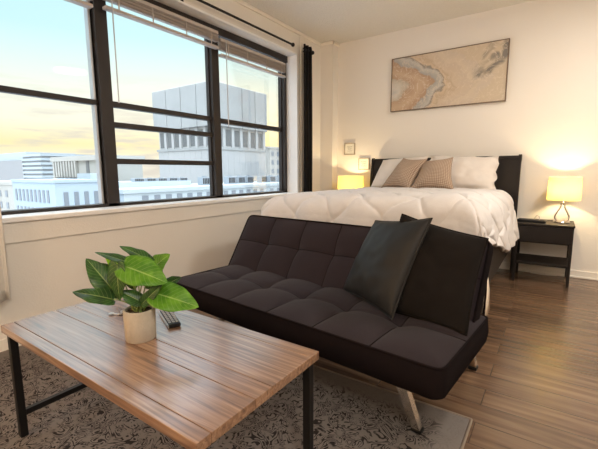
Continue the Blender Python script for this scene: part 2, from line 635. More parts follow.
# ------------------------------------------------------------------ mesh helpers
class MB:
    """collects shapes that become ONE mesh object"""

    def __init__(self):
        self.bm = bmesh.new()
        self.uv = self.bm.loops.layers.uv.new('UVMap')

    def box(self, lo, hi, bev=0.0, seg=2, rot=None, mat=None):
        b = bmesh.new()
        bmesh.ops.create_cube(b, size=1)
        lo, hi = Vector(lo), Vector(hi)
        c, s = (lo + hi) / 2, hi - lo
        for v in b.verts:
            v.co = Vector((v.co.x * s.x, v.co.y * s.y, v.co.z * s.z))
        if bev > 0:
            bmesh.ops.bevel(b, geom=b.edges[:], offset=bev, segments=seg, affect='EDGES', profile=0.5)
        for v in b.verts:
            if rot is not None:
                v.co = rot @ v.co
            v.co += c
        self.merge(b)
        return self

    def merge(self, b):
        me = bpy.data.meshes.new('tmp')
        b.to_mesh(me)
        b.free()
        self.bm.from_mesh(me)
        bpy.data.meshes.remove(me)

    def rawfaces(self, verts, faces, uvs=None):
        vs = [self.bm.verts.new(v) for v in verts]
        for f in faces:
            try:
                fc = self.bm.faces.new([vs[i] for i in f])
            except ValueError:
                continue
            if uvs:
                for lp, i in zip(fc.loops, f):
                    lp[self.uv].uv = uvs[i]
        return self

    def tube(self, pts, r, n=10, cap=True, closed=False):
        pts = [Vector(p) for p in pts]
        rr = r if isinstance(r, (list, tuple)) else [r] * len(pts)
        rings = []
        prev = None
        m = len(pts)
        for i, p in enumerate(pts):
            if closed:
                d = (pts[(i + 1) % m] - pts[i - 1])
            else:
                d = pts[min(i + 1, m - 1)] - pts[max(i - 1, 0)]
            d.normalize()
            if prev is None:
                a = Vector((0, 0, 1)) if abs(d.z) < 0.9 else Vector((1, 0, 0))
                u = d.cross(a).normalized()
            else:
                u = (prev - d * prev.dot(d)).normalized()
            prev = u
            w = d.cross(u)
            rings.append([p + (u * math.cos(2 * PI * k / n) + w * math.sin(2 * PI * k / n)) * rr[i] for k in range(n)])
        verts = [v for ring in rings for v in ring]
        faces = []
        lim = m if closed else m - 1
        for i in range(lim):
            for k in range(n):
                a, b_ = i * n + k, i * n + (k + 1) % n
                j = (i + 1) % m
                faces.append((a, b_, j * n + (k + 1) % n, j * n + k))
        if cap and not closed:
            faces.append(tuple(reversed(range(n))))
            faces.append(tuple((m - 1) * n + k for k in range(n)))
        return self.rawfaces(verts, faces)

    def lathe(self, prof, n=32, c=(0, 0, 0), cap=True):
        """prof: list of (r, z)"""
        c = Vector(c)
        verts, faces = [], []
        for r, z in prof:
            for k in range(n):
                verts.append(c + Vector((r * math.cos(2 * PI * k / n), r * math.sin(2 * PI * k / n), z)))
        for i in range(len(prof) - 1):
            for k in range(n):
                faces.append((i * n + k, i * n + (k + 1) % n, (i + 1) * n + (k + 1) % n, (i + 1) * n + k))
        if cap:
            faces.append(tuple(reversed(range(n))))
            faces.append(tuple((len(prof) - 1) * n + k for k in range(n)))
        return self.rawfaces(verts, faces)

    def sphere(self, c, r, s=(1, 1, 1)):
        b = bmesh.new()
        bmesh.ops.create_uvsphere(b, u_segments=16, v_segments=10, radius=r)
        for v in b.verts:
            v.co = Vector((v.co.x * s[0], v.co.y * s[1], v.co.z * s[2])) + Vector(c)
        self.merge(b)
        return self

    def grid(self, fn, nu, nv, uv=True):
        verts = [fn(i / nu, j / nv) for j in range(nv + 1) for i in range(nu + 1)]
        faces = [(j * (nu + 1) + i, j * (nu + 1) + i + 1, (j + 1) * (nu + 1) + i + 1, (j + 1) * (nu + 1) + i)
                 for j in range(nv) for i in range(nu)]
        uvs = [(i / nu, j / nv) for j in range(nv + 1) for i in range(nu + 1)] if uv else None
        return self.rawfaces(verts, faces, uvs)

    def extrude_poly(self, pts, axis_vec):
        """pts: 3D polygon, extruded by axis_vec, closed"""
        pts = [Vector(p) for p in pts]
        a = Vector(axis_vec)
        n = len(pts)
        verts = pts + [p + a for p in pts]
        faces = [tuple(reversed(range(n))), tuple(range(n, 2 * n))]
        faces += [(i, (i + 1) % n, n + (i + 1) % n, n + i) for i in range(n)]
        return self.rawfaces(verts, faces)

    def build(self, name, mat, parent=None, smooth=False, loc=None, rotz=0, merge=False, recalc=True, sub=0):
        if merge:
            bmesh.ops.remove_doubles(self.bm, verts=self.bm.verts[:], dist=1e-5)
        if recalc:
            bmesh.ops.recalc_face_normals(self.bm, faces=self.bm.faces[:])
        me = bpy.data.meshes.new(name)
        self.bm.to_mesh(me)
        self.bm.free()
        me.materials.append(mat)
        o = bpy.data.objects.new(name, me)
        COL.objects.link(o)
        if smooth:
            for p in me.polygons:
                p.use_smooth = True
            if smooth != 'all':
                me.set_sharp_from_angle(angle=math.radians(40))
        if parent is not None:
            o.parent = parent
        if loc is not None:
            o.location = loc
        o.rotation_euler.z = rotz
        if sub:
            md = o.modifiers.new('sub', 'SUBSURF')
            md.levels = md.render_levels = sub
        return o


def tag(o, label, cat, group=None):
    o['label'] = label
    o['category'] = cat
    if group:
        o['group'] = group
    return o


def thing(name, label, cat, loc=(0, 0, 0), rotz=0.0, group=None):
    o = bpy.data.objects.new(name, None)
    o.empty_display_size = 0.1
    COL.objects.link(o)
    o.location = loc
    o.rotation_euler = (0, 0, rotz)
    return tag(o, label, cat, group)


def structure(o):
    o['kind'] = 'structure'
    return o


def copy_tree(o, parent=None):
    c = o.copy()
    COL.objects.link(c)
    if parent is not None:
        c.parent = parent
    for ch in list(o.children):
        copy_tree(ch, c)
    return c


# ------------------------------------------------------------------ room shell
RX, RY, H = 4.7, -6.6, 2.69
WY0, WY1, WZ0, WZ1 = -4.75, -0.684, 0.795, 2.43       # window opening
structure(MB().box((-0.3, RY - 0.3, -0.25), (RX + 0.3, 0.3, 0)).build('floor', M_floor))
structure(MB().box((-0.3, RY - 0.3, H), (RX + 0.3, 0.3, H + 0.2)).build('ceiling', M_ceil))
structure(MB().box((-0.3, 0, 0), (RX + 0.3, 0.25, H)).build('wall_back', M_wall))
structure(MB().box((RX, RY, 0), (RX + 0.25, 0, H)).build('wall_right', M_wall))
structure(MB().box((0, RY - 0.25, 0), (RX, RY, H)).build('wall_front', M_wall))
wl = MB()
wl.box((-0.28, RY, 0), (0, 0, WZ0 - 0.03))
wl.box((-0.28, RY, WZ1), (0, 0, H))
wl.box((-0.28, WY1, WZ0 - 0.03), (0, 0, WZ1))
wl.box((-0.28, RY, WZ0 - 0.03), (0, WY0, WZ1))
structure(wl.build('wall_left', M_wall))
# painted reveal lining of the window recess
rv = MB()
rv.box((-0.16, WY1 - 0.004, WZ0), (0.004, WY1 + 0.012, WZ1))
rv.box((-0.16, WY0, WZ1 - 0.006), (0.004, WY1 + 0.012, WZ1 + 0.012))
structure(rv.build('trim_1', M_reveal))
structure(MB().box((0.0, WY1 + 0.075, WZ0 - 0.02), (0.012, WY1 + 0.135, H - 0.03), 0.003).build('trim_2', M_trim))
# sill
structure(MB().box((-0.17, WY0, WZ0 - 0.032), (0.035, WY1 + 0.02, WZ0), 0.006).build('trim_3', M_sill))
# apron panel below the sill, its lower edge makes the dark line
structure(MB().box((-0.001, RY, 0.639), (0.014, -0.14, WZ0 - 0.03), 0.003).build('trim_4', M_wall))
# corner pier and the crown strip that runs round it
structure(MB().box((0, -0.139, 0), (0.1845, 0, H)).build('trim_5', M_wall))
cr = MB()
cr.box((0, RY, H - 0.035), (0.022, -0.139, H), 0.004)
cr.box((0, -0.161, H - 0.035), (0.2065, -0.139, H), 0.004)
cr.box((0.1845, -0.161, H - 0.035), (0.2065, 0, H), 0.004)
structure(cr.build('trim_6', M_trim))
bb = MB()
bb.box((0.18, -0.014, 0), (RX, 0, 0.074), 0.004).box((0.18, -0.026, 0), (RX, -0.014, 0.02), 0.005)
structure(bb.build('baseboard_back', M_trim))
structure(MB().box((0, RY, 0), (0.014, -0.14, 0.074), 0.004).build('baseboard_left', M_trim))
structure(MB().box((RX - 0.014, RY, 0), (RX, 0, 0.074), 0.004).build('baseboard_right', M_trim))


# ------------------------------------------------------------------ windows
def window(name, y0, y1, rails, stile=None):
    """dark bronze frame between y0 and y1"""
    m = MB()
    xa, xb = -0.245, -0.150
    m.box((xa, y0, WZ0 - 0.01), (xb, y0 + 0.045, WZ1))
    m.box((xa, y1 - 0.045, WZ0 - 0.01), (xb, y1, WZ1))
    m.box((xa, y0, WZ0 - 0.01), (xb, y1, WZ0 + 0.022))
    m.box((xa, y0, WZ1 - 0.075), (xb + 0.02, y1, WZ1 - 0.006))
    # inner sash edge
    m.box((xa + 0.015, y0 + 0.045, WZ0 + 0.02), (xa + 0.055, y0 + 0.058, WZ1 - 0.075))
    m.box((xa + 0.015, y1 - 0.058, WZ0 + 0.02), (xa + 0.055, y1 - 0.045, WZ1 - 0.075))
    fr = structure(m.build(name, M_bronze))
    for z0, z1, x0, x1 in rails:
        MB().box((x0, y0 + 0.04, z0), (x1, y1 - 0.04, z1), 0.003).build('rail', M_bronze, fr)
    zs = [WZ0 + 0.02] + [v for r in sorted(rails) for v in (r[0] + 0.002, r[1] - 0.002)] + [WZ1 - 0.07]
    for a, b_ in zip(zs[0::2], zs[1::2]):
        MB().box((-0.212, y0 + 0.045, a), (-0.208, y1 - 0.045, b_)).build('glass_pane', M_glass, fr)
    if stile:
        MB().box((-0.24, y1 - 0.073, WZ0 + 0.02), (-0.19, y1 - 0.045, WZ1 - 0.07), 0.002).build('stile', M_alu, fr)
    return fr


R0, R1 = -0.235, -0.185
window('window_1', WY0, -2.945, [(1.546, 1.583, R0, R1)], True)
window('window_2', -2.945, -1.845, [(1.549, 1.590, R0, R1 + 0.01), (1.395, 1.436, R0, R1 + 0.015), (1.118, 1.160, R0, R1 + 0.015)])
window('window_3', -1.845, WY1 - 0.005, [(1.542, 1.590, R0, R1)])


def blind(label, y0, y1, zt, zb, cord_y, cord_z, stack_h):
    t = thing('window_blind', label, 'blind', (-0.098, (y0 + y1) / 2, zt), 0, 'raised window blinds')
    hw = (y1 - y0) / 2
    MB().box((-0.03, -hw, -0.030), (0.022, hw, 0), 0.004).build('head_rail', M_blind, t)
    d = zt - zb
    m = MB()
    n = 8
    top = d - 0.02 - stack_h if d - 0.02 - stack_h > 0.035 else 0.036
    for i in range(n):
        z = -0.038 - stack_h * i / n
        m.box((-0.026, -hw, z - 0.0035), (0.026 - 0.004 * (i % 3), hw, z), 0, rot=Matrix.Rotation(0.10 * math.sin(i * 2.1), 3, 'Y'))
    m.build('slat_stack', M_blind, t)
    MB().box((-0.026, -hw, -d), (0.028, hw, -d + 0.022), 0.004).build('bottom_rail', M_blind, t)
    for k in (-0.82, -0.3, 0.3, 0.82):
        MB().box((0.026, hw * k - 0.005, -d), (0.0285, hw * k + 0.005, -0.035)).build('ladder_tape', M_blind, t)
    MB().tube([(0.045, cord_y - (y0 + y1) / 2, -0.02), (0.046, cord_y - (y0 + y1) / 2, cord_z - zt)], 0.0045, 8).build('tilt_wand', M_alu, t)
    return t


blind('raised pale slatted blind on the leftmost window, cut off by the photo edge', -4.70, -3.035, 2.345, 2.178, -4.4, 1.6, 0.085)
blind('raised pale slatted blind at the top of the middle window', -2.945, -1.862, 2.365, 2.205, -2.91, 1.56, 0.060)
blind('raised pale slatted blind at the top of the right window by the bed', -1.835, -0.80, 2.315, 2.150, -1.79, 1.48, 0.075)

# ------------------------------------------------------------------ curtains
t = thing('curtain_rod', 'long thin black curtain rod above the window blinds with ball end', 'curtain rod', (0.08, -0.877, 2.472), 0, 'curtain rods')
MB().tube([(0, 0, 0), (0, -4.0, 0)], 0.011, 12).build('rod', M_black, t, True)
MB().sphere((0, 0.005, 0), 0.022).build('finial', M_black, t, True)
for yy in (-1.46, -3.4):
    MB().tube([(-0.08, yy, 0), (0.0, yy, 0)], 0.008, 8).box((-0.08, yy - 0.014, -0.03), (-0.074, yy + 0.014, 0.03)).build('bracket', M_black, t)
t = thing('curtain_rod', 'short black rod with ball end holding the black curtain beside the corner pier', 'curtain rod', (0.08, -0.47, 2.488), 0, 'curtain rods')
MB().tube([(0, 0, 0), (0, -0.185, 0)], 0.011, 12).build('rod', M_black, t, True)
MB().sphere((0, 0.01, 0), 0.024).build('finial', M_black, t, True)
MB().tube([(-0.08, -0.10, 0), (0, -0.10, 0)], 0.008, 8).build('bracket', M_black, t)


def curtain(name, label, mat, y0, y1, z0, z1, folds, amp, group):
    nu, nv = folds * 12, 26

    def f(off):
        def g(u, v):
            z = z1 + (z0 - z1) * v
            y = y0 + (y1 - y0) * u
            w = amp * math.sin(u * folds * 2 * PI) * (0.55 + 0.45 * v) + 0.004 * math.sin(u * 37 + v * 5)
            return Vector((0.085 + w + off, y + 0.012 * v * math.sin(u * folds * PI * 1.7), z))
        return g
    m = MB()
    m.grid(f(0.0), nu, nv)
    o = m.build(name, mat, None, True)
    md = o.modifiers.new('thick', 'SOLIDIFY')
    md.thickness = 0.006
    md.offset = 0
    return tag(o, label, 'curtain', group)


curtain('curtain', 'narrow gathered black curtain hanging between the window and the corner pier', M_blackfab, -0.664, -0.475, 0.03, 2.535, 3, 0.03, 'curtains')
curtain('curtain', 'pale curtain hem at the left edge of the photo below the sill', M_whitecurt, -4.75, -3.728, 0.325, 2.50, 9, 0.022, 'curtains')

# ------------------------------------------------------------------ rug
t = thing('area_rug', 'grey distressed floral area rug under the coffee table and sofa', 'rug', (1.23, -4.03, 0))
RW, RD = 2.41 / 2, 2.28 / 2
MB().box((-RW + 0.015, -RD + 0.015, 0.0005), (RW - 0.015, RD - 0.015, 0.010), 0.003).build('pile', M_rug, t)
m = MB()
c = [(-RW + .008, -RD + .008, .006), (RW - .008, -RD + .008, .006), (RW - .008, RD - .008, .006), (-RW + .008, RD - .008, .006)]
for a, b_ in zip(c, c[1:] + c[:1]):
    m.tube([a, b_], 0.0055, 8)
m.build('binding', M_ruglow, t, True)


# ------------------------------------------------------------------ sofa (futon)
SX, SY, STH = 1.616, -2.94, -0.093
SW = 0.82
sofa = thing('futon_sofa', 'dark charcoal tufted armless futon sofa on chrome legs at the foot of the bed', 'sofa', (SX, SY, 0), STH)


def tufted(w, y0, y1, ncol, rows, h_edge, puff, thick, seam=0.006, bulge=0.0):
    """tufted slab in its own flat frame: x in [-w, w], y in [y0, y1], top near z = 0. returns fn(u, v) and outline"""
    def height(x, y):
        fx = (x + w) / (2 * w) * ncol
        dx = abs(fx - round(fx)) * (2 * w) / ncol
        if round(fx) in (0, ncol):
            ex = True
        else:
            ex = False
        # rows: list of y seam positions
        bounds = [y0] + rows + [y1]
        dy = min(abs(y - b_) for b_ in rows)
        edge = min(x + w, w - x, y - y0, y1 - y)
        px = 1.0 if ex else 1 - 0.75 * math.exp(-(dx / 0.05) ** 1.2)
        py = 1 - 0.75 * math.exp(-(dy / 0.05) ** 1.2)
        pe = 1 - math.exp(-(edge / 0.05) ** 1.2)
        z = puff * (0.30 + 0.70 * min(px, 1) * py) * pe
        z *= 0.55 + 0.45 * px
        # button dimples where the seams cross
        if not ex:
            z -= puff * 0.55 * math.exp(-((dx ** 2 + dy ** 2) / 0.05 ** 2))
            z -= seam * math.exp(-(dx / 0.007) ** 2) * pe
        z -= seam * math.exp(-(dy / 0.007) ** 2) * pe
        return z + bulge * math.sin(PI * min(max((y - y0) / (y1 - y0), 0), 1)) + h_edge
    return height


def slab(w, y0, y1, ncol, rows, puff, thick, nx, ny, xf, bulge=0.0):
    """tufted top plus boxing; xf maps flat (x, y, z) to local space.  returns two MBs: top and boxing"""
    hf = tufted(w, y0, y1, ncol, rows, 0.0, puff, thick, bulge=bulge)
    rc = 0.035

    def warp(x, y):
        # round the plan corners a little
        ax, ay = abs(x), y
        cx_, cyl, cyh = w - rc, y0 + rc, y1 - rc
        sx = 1 if x > 0 else -1
        for cy_, sgn in ((cyl, -1), (cyh, 1)):
            if ax > cx_ and (y - cy_) * sgn > 0:
                dx, dy = ax - cx_, (y - cy_) * sgn
                mx = max(dx, dy)
                l = math.hypot(dx, dy)
                if l > 1e-9:
                    k = mx / l
                    return sx * (cx_ + dx * k), cy_ + sgn * dy * k
        return x, y
    top = MB()

    def fn(u, v):
        x, y = -w + 2 * w * u, y0 + (y1 - y0) * v
        z = hf(x, y)
        x, y = warp(x, y)
        return Vector(xf(x, y, z))
    top.grid(fn, nx, ny)
    # outline
    loop = []
    for i in range(nx):
        loop.append((-w + 2 * w * i / nx, y0))
    for j in range(ny):
        loop.append((w, y0 + (y1 - y0) * j / ny))
    for i in range(nx):
        loop.append((w - 2 * w * i / nx, y1))
    for j in range(ny):
        loop.append((-w, y1 - (y1 - y0) * j / ny))
    loop = [warp(*p) for p in loop]
    cyc = (y0 + y1) / 2
    prof = [(0.0, 0.0), (0.006, -0.012), (0.010, -thick * 0.5), (0.004, -thick + 0.02), (-0.012, -thick + 0.004), (-0.04, -thick)]
    box = MB()
    verts, faces = [], []
    n = len(loop)
    for off, z in prof:
        for (x, y) in loop:
            verts.append(xf(x * (1 + off / w), cyc + (y - cyc) * (1 + off / ((y1 - y0) / 2)), z))
    for k in range(len(prof) - 1):
        for i in range(n):
            faces.append((k * n + i, k * n + (i + 1) % n, (k + 1) * n + (i + 1) % n, (k + 1) * n + i))
    faces.append(tuple((len(prof) - 1) * n + i for i in range(n)))
    box.rawfaces(verts, faces)
    pipe = MB()
    pts = [xf(x * (1 + 0.002 / w), y, 0.0) for x, y in loop][::2]
    pipe.tube(pts, 0.0055, 8, closed=True)
    return top, box, pipe


SEAT_Z = 0.405
top, box, pipe = slab(SW - 0.008, -0.295, 0.30, 6, [-0.02], 0.028, 0.125, 150, 56, lambda x, y, z: (x - 0.010, y, z + SEAT_Z))


def stitching(w, y0, y1, ncol, rows, puff, thick, xf, parent):
    hf = tufted(w, y0, y1, ncol, rows, 0.0, puff, thick)
    st = MB()
    for i in range(1, ncol):
        x = -w + 2 * w * i / ncol
        st.tube([xf(x, y0 + (y1 - y0) * k / 40, hf(x, y0 + (y1 - y0) * k / 40) + 0.0004) for k in range(41)], 0.0026, 6)
    for r in rows:
        st.tube([xf(-w + 2 * w * k / 120, r, hf(-w + 2 * w * k / 120, r) + 0.0004) for k in range(121)], 0.0026, 6)
    return st.build('stitching', M_fabdark, parent, True)


seat = top.build('seat', M_fab, sofa, 'all')
stitching(SW - 0.008, -0.295, 0.30, 6, [-0.02], 0.028, 0.125, lambda x, y, z: (x - 0.010, y, z + SEAT_Z), seat)
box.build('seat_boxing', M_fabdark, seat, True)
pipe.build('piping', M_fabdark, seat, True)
# back: leaning slab
B0, B1 = Vector((0, 0.155, 0.395)), Vector((0, 0.372, 0.742))
bd = (B1 - B0).normalized()
bn = Vector((0, -bd.z, bd.y))
BL = (B1 - B0).length
BW = 0.796


def bxf(x, y, z):
    p = B0 + bd * y + bn * z
    return (x - 0.024, p.y, p.z)


top, box, pipe = slab(BW, -0.015, BL, 6, [BL * 0.53], 0.028, 0.105, 150, 44, bxf)
back = top.build('backrest', M_fab, sofa, 'all')
stitching(BW, -0.015, BL, 6, [BL * 0.53], 0.028, 0.105, bxf, back)
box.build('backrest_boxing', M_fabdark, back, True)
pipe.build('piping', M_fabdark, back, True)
# black steel underframe, chrome legs with black feet
m = MB()
m.box((-0.70, -0.16, 0.25), (0.70, -0.12, 0.283)).box((-0.70, 0.20, 0.25), (0.70, 0.24, 0.283))
for s in (-0.63, 0.63):
    m.box((s - 0.02, -0.16, 0.250), (s + 0.02, 0.56, 0.275))
m.build('underframe', M_black, sofa)
for sx in (-1, 1):
    for ya, yb in ((-0.10, -0.10), (0.53, 0.57)):
        m = MB()
        a, b_ = Vector(((0.55 if ya < 0 else 0.645) * sx, ya, 0.262)), Vector(((0.655 if ya < 0 else 0.688) * sx, yb, 0.016))
        d = (b_ - a)
        w1, w2, dp = Vector((0.026, 0, 0)), Vector((0.017, 0, 0)), 0.016
        vs = []
        for p, w_ in ((a, w1), (b_, w2)):
            for q in ((-1, -1), (1, -1), (1, 1), (-1, 1)):
                vs.append(p + w_ * q[0] + Vector((0, dp * q[1], 0)))
        m.rawfaces(vs, [(0, 1, 2, 3), (7, 6, 5, 4), (0, 4, 5, 1), (1, 5, 6, 2), (2, 6, 7, 3), (3, 7, 4, 0)])
        lg = m.build('leg', M_chrome, sofa)
        MB().box((b_.x - 0.021, b_.y - 0.02, 0.0106 if yb < 0 and b_.x else 0.0005), (b_.x + 0.021, b_.y + 0.02, 0.020 if yb > 0 else 0.024), 0.003).build('foot_pad', M_black, lg)
# chrome hinge arm at the ends of the back
for sx in (-1, 1):
    m = MB()
    xo = 0.772 if sx > 0 else -0.820
    m.tube([(xo, 0.34, 0.36), (xo + 0.006 * sx, 0.352, 0.43), (xo + 0.004 * sx, 0.362, 0.51), (xo, 0.372, 0.565)], [0.012, 0.015, 0.011, 0.004], 10)
    m.build('hinge_arm', M_chrome, sofa, True)


# ------------------------------------------------------------------ soft cushions from four corners
def cushion(name, label, cat, corners, thick, mat, group, pinch=0.06, flange=0.0, n=40, wr=0.006, seed=0, pw=0.5, piping=None, ruffle=0.0):
    """corners: bottom-left, bottom-right, top-right, top-left (world). Both faces bulge along the normal."""
    P = [Vector(c) for c in corners]
    org = (P[0] + P[1]) / 2
    P = [p - org for p in P]
    nrm = ((P[1] - P[0]).cross(P[3] - P[0])).normalized()

    def base(u, v):
        # concave edges between pointed corners
        s, t_ = 2 * u - 1, 2 * v - 1
        s2 = s * (1 - pinch * (1 - t_ * t_))
        t2 = t_ * (1 - pinch * (1 - s * s))
        a, b_ = (s2 + 1) / 2, (t2 + 1) / 2
        p = P[0] * (1 - a) * (1 - b_) + P[1] * a * (1 - b_) + P[2] * a * b_ + P[3] * (1 - a) * b_
        if ruffle:
            ed = max(0, (max(abs(s), abs(t_)) - 0.86) / 0.14)
            p = p + nrm * ruffle * ed * math.sin(14 * (u + v * 1.7) + seed) + (P[1] - P[0]).normalized() * ruffle * 0.7 * ed * math.sin(17 * v + seed) * (1 if s > 0 else -1)
        return p

    def puff(u, v):
        s, t_ = abs(2 * u - 1), abs(2 * v - 1)
        k = 1 - flange
        s, t_ = min(1, s / k), min(1, t_ / k)
        return thick / 2 * max(0, (1 - s ** 2.2)) ** pw * max(0, (1 - t_ ** 2.2)) ** pw

    def side(sg):
        def f(u, v):
            p = base(u, v)
            q = p * 9
            w_ = wr * (noise.noise(q + Vector((seed * 3.1, 0, 0))) + 0.5 * noise.noise(q * 2.3))
            h = puff(u, v)
            return p + nrm * sg * (h + w_ * min(1, h / (thick * 0.2)) + 0.0015)
        return f
    m = MB()
    m.grid(side(1), n, n)
    m.grid(side(-1), n, n)
    # close the rim
    bmesh.ops.remove_doubles(m.bm, verts=m.bm.verts[:], dist=0.0035)
    root = m.build(name, mat, None, 'all')
    root.location = org
    if piping:
        pp = MB()
        seq = [(i / 24, 0) for i in range(24)] + [(1, i / 24) for i in range(24)] + [(1 - i / 24, 1) for i in range(24)] + [(0, 1 - i / 24) for i in range(24)]
        pp.tube([base(a, b_) for a, b_ in seq], 0.004, 6, closed=True)
        pp.build('piping', piping, root, True)
    tag(root, label, cat, group)
    return root


cs, sn = math.cos(STH), math.sin(STH)


def sofa_pt(x, y, z):
    return (SX + cs * x - sn * y, SY + sn * x + cs * y, z)


# the right cushion leans on the sofa back, the left one leans on it
cushion('throw_pillow', 'black velvet throw pillow leaning on the right end of the sofa back', 'pillow',
        [sofa_pt(0.345, 0.055, 0.415), sofa_pt(0.790, 0.015, 0.415), sofa_pt(0.800, 0.205, 0.772), sofa_pt(0.430, 0.185, 0.852)], 0.13, M_velvet,
        'black pillows on the sofa', pinch=0.05, wr=0.008, seed=2, piping=M_velvet)
cushion('throw_pillow', 'smooth black satin throw pillow in front, turned towards the window', 'pillow',
        [(1.747, -2.785, 0.425), (2.110, -3.020, 0.422), (2.222, -2.885, 0.852), (1.872, -2.660, 0.792)], 0.13, M_satin,
        'black pillows on the sofa', pinch=0.055, wr=0.008, seed=5, piping=M_satin)

# ------------------------------------------------------------------ bed
bed = thing('sleigh_bed', 'dark espresso sleigh bed with tall scrolled headboard against the back wall', 'bed', (1.535, -1.1, 0))
hb = MB()
# side profile of the scrolled headboard, extruded across
prof = [(-0.060, 0.25), (-0.055, 0.70), (-0.045, 0.98), (-0.020, 1.10), (0.0, 1.165)]
ty = 1.0
y_base = 1.1 - 0.055 - 0.06


def hb_y(z):
    return 1.1 - 0.125 + 0.05 * max(0, (z - 0.6) / 0.6) ** 2


for z0, z1 in ((0.25, 0.60), (0.60, 0.85), (0.85, 1.02), (1.02, 1.16)):
    pass
zz = [0.25 + (1.165 - 0.25) * i / 14 for i in range(15)]
pts = [(-0.80, hb_y(z) - 0.018, z) for z in zz] + [(-0.80, hb_y(z) + 0.018, z) for z in reversed(zz)]
hb.extrude_poly(pts, (1.60, 0, 0))
headb = hb.build('headboard_panel', M_espresso, bed)
rl = MB()
rl.tube([(-0.800, hb_y(1.18) + 0.005, 1.178), (0.800, hb_y(1.18) + 0.005, 1.178)], 0.028, 20)
rl.build('top_roll', M_espresso, bed, True)
for sx in (-1, 1):
    m = MB()
    z2 = [0.0 + 1.19 * i / 16 for i in range(17)]
    x0 = 0.782 * sx
    pts = [(x0, hb_y(z) - 0.034, z) for z in z2] + [(x0, hb_y(z) + 0.030, z) for z in reversed(z2)]
    m.extrude_poly(pts, (0.024 * sx, 0, 0))
    m.tube([(0.780 * sx, hb_y(1.18) + 0.003, 1.180), (0.808 * sx, hb_y(1.18) + 0.003, 1.180)], 0.036, 20)
    m.build('headboard_post', M_espresso, bed, True)
    MB().box((0.755 * sx - 0.014, -0.99, 0.24), (0.755 * sx + 0.014, hb_y(0.3) - 0.03, 0.52), 0.004).build('side_rail', M_espresso, bed)
    MB().box((0.745 * sx - 0.03, -1.02, 0.0), (0.745 * sx + 0.03, -0.96, 0.53), 0.005).build('foot_post', M_espresso, bed)
MB().box((-0.74, -1.005, 0.24), (0.74, -0.975, 0.50), 0.004).build('foot_rail', M_espresso, bed)
MB().box((-0.74, -0.97, 0.30), (0.74, 0.93, 0.36)).build('slat_base', M_espresso, bed)
mt = MB().box((-0.72, -0.96, 0.362), (0.72, 0.935, 0.78), 0.06, 4).build('mattress', M_matt, None, True, loc=(1.535, -1.1, 0))
tag(mt, 'white mattress lying under the quilted comforter on the bed', 'mattress')

# comforter
XL, XR = 0.770, 2.205
QY0, QY1 = -2.10, -0.42


def comforter():
    ZT = 0.848
    hang_r, hang_l, hang_f = 0.225, 0.26, 0.28
    rr = 0.13
    nx, ny = 300, 300

    def edge(d, hang, flare, rad):
        """d >= 0: arc length past the start of the edge rounding -> (outward, drop)"""
        q = rad * PI / 2
        if d <= 0:
            return 0, 0
        if d < q:
            a = d / rad
            return rad * math.sin(a), rad * (1 - math.cos(a))
        return rad + flare * (d - q), rad + (d - q) * math.sqrt(1 - flare * flare)
    xa, xb = XL + 0.03, XR - 0.02
    ya = QY0 + 0.08
    Lr, Ll, Lf = hang_r + 0.285, hang_l + 0.10, hang_f + 0.1
    m = MB()

    def fn(u, v):
        sx = -Ll + (xb - xa + Ll + Lr) * u          # arc coordinate across
        sy = -Lf + (QY1 - ya + Lf) * v
        W_ = xb - xa
        x, y, z = xa + sx, ya + sy, 0.0
        dropx = dropy = 0
        if sx < 0:
            o, d = edge(-sx, hang_l, 0.55, 0.15)
            x, dropx = xa - o, d
        elif sx > W_:
            q = min(1, max(0, sy / 0.9))
            o, d = edge((sx - W_) * (0.635 + 0.365 * q * q * (3 - 2 * q)), hang_r, 0.19, 0.13)
            x, dropx = xb + o, d
        if sy < 0:
            o, d = edge(-sy, hang_f, 0.15, 0.13)
            y, dropy = ya - o, d
        drop = max(dropx, dropy) + 0.25 * min(dropx, dropy)
        cx = min(max(sx / W_, 0), 1)
        z = ZT + 0.020 * math.sin(PI * cx) ** 0.6 * (0.6 + 0.4 * math.sin(PI * min(max((sy + .2) / 1.8, 0), 1)))
        z += 0.035 * math.exp(-((sx - W_ + 0.06) / 0.18) ** 2) * max(0, 1 - max(0, (sy - 0.2)) / 1.5)
        # folds down the hanging right side
        fold = 0.009 * math.sin(sy * 13 + 1.2 * math.sin(sy * 5)) * min(1, max(0, sx - W_) / 0.2)
        x += fold
        foldf = 0.014 * math.sin(sx * 15) * min(1, max(0, -sy) / 0.2)
        y += foldf
        z -= drop
        # quilting: two families of wavy diagonal stitch lines
        P_ = 0.33
        a = (sx * 0.92 + sy * 0.75) / P_ + 0.08 * math.sin(2 * PI * (sx - sy) / 0.62)
        b_ = (sx * 0.92 - sy * 0.75) / P_ + 0.08 * math.sin(2 * PI * (sx + sy) / 0.62)
        da = abs(a - round(a)) * P_
        db = abs(b_ - round(b_)) * P_
        h = 0.021 * (1 - math.exp(-(da / 0.018) ** 1.0)) * (1 - math.exp(-(db / 0.018) ** 1.0))
        q = Vector((sx * 5.5, sy * 5.5, 0))
        h += 0.004 * noise.noise(q) + 0.0025 * noise.noise(q * 2.6)
        # wrinkles perpendicular to stitch lines
        h += 0.0035 * noise.noise(Vector((sx * 26, sy * 9, 3))) * math.exp(-(min(da, db) / 0.06) ** 2)
        k = min(1, drop / 0.15)
        if dropx >= dropy:
            nx_ = k * (1 if sx > W_ / 2 else -1)
            x += nx_ * h
        else:
            y -= k * h
        z += (1 - 0.7 * k) * h
        return Vector((x, y, z))
    m.grid(fn, nx, ny)
    o = m.build('comforter', M_comf, None, 'all')
    md = o.modifiers.new('thick', 'SOLIDIFY')
    md.thickness = 0.022
    md.offset = -1
    return tag(o, 'white quilted comforter with diamond stitching spread over the bed', 'comforter')


comforter()

PB = 0.862
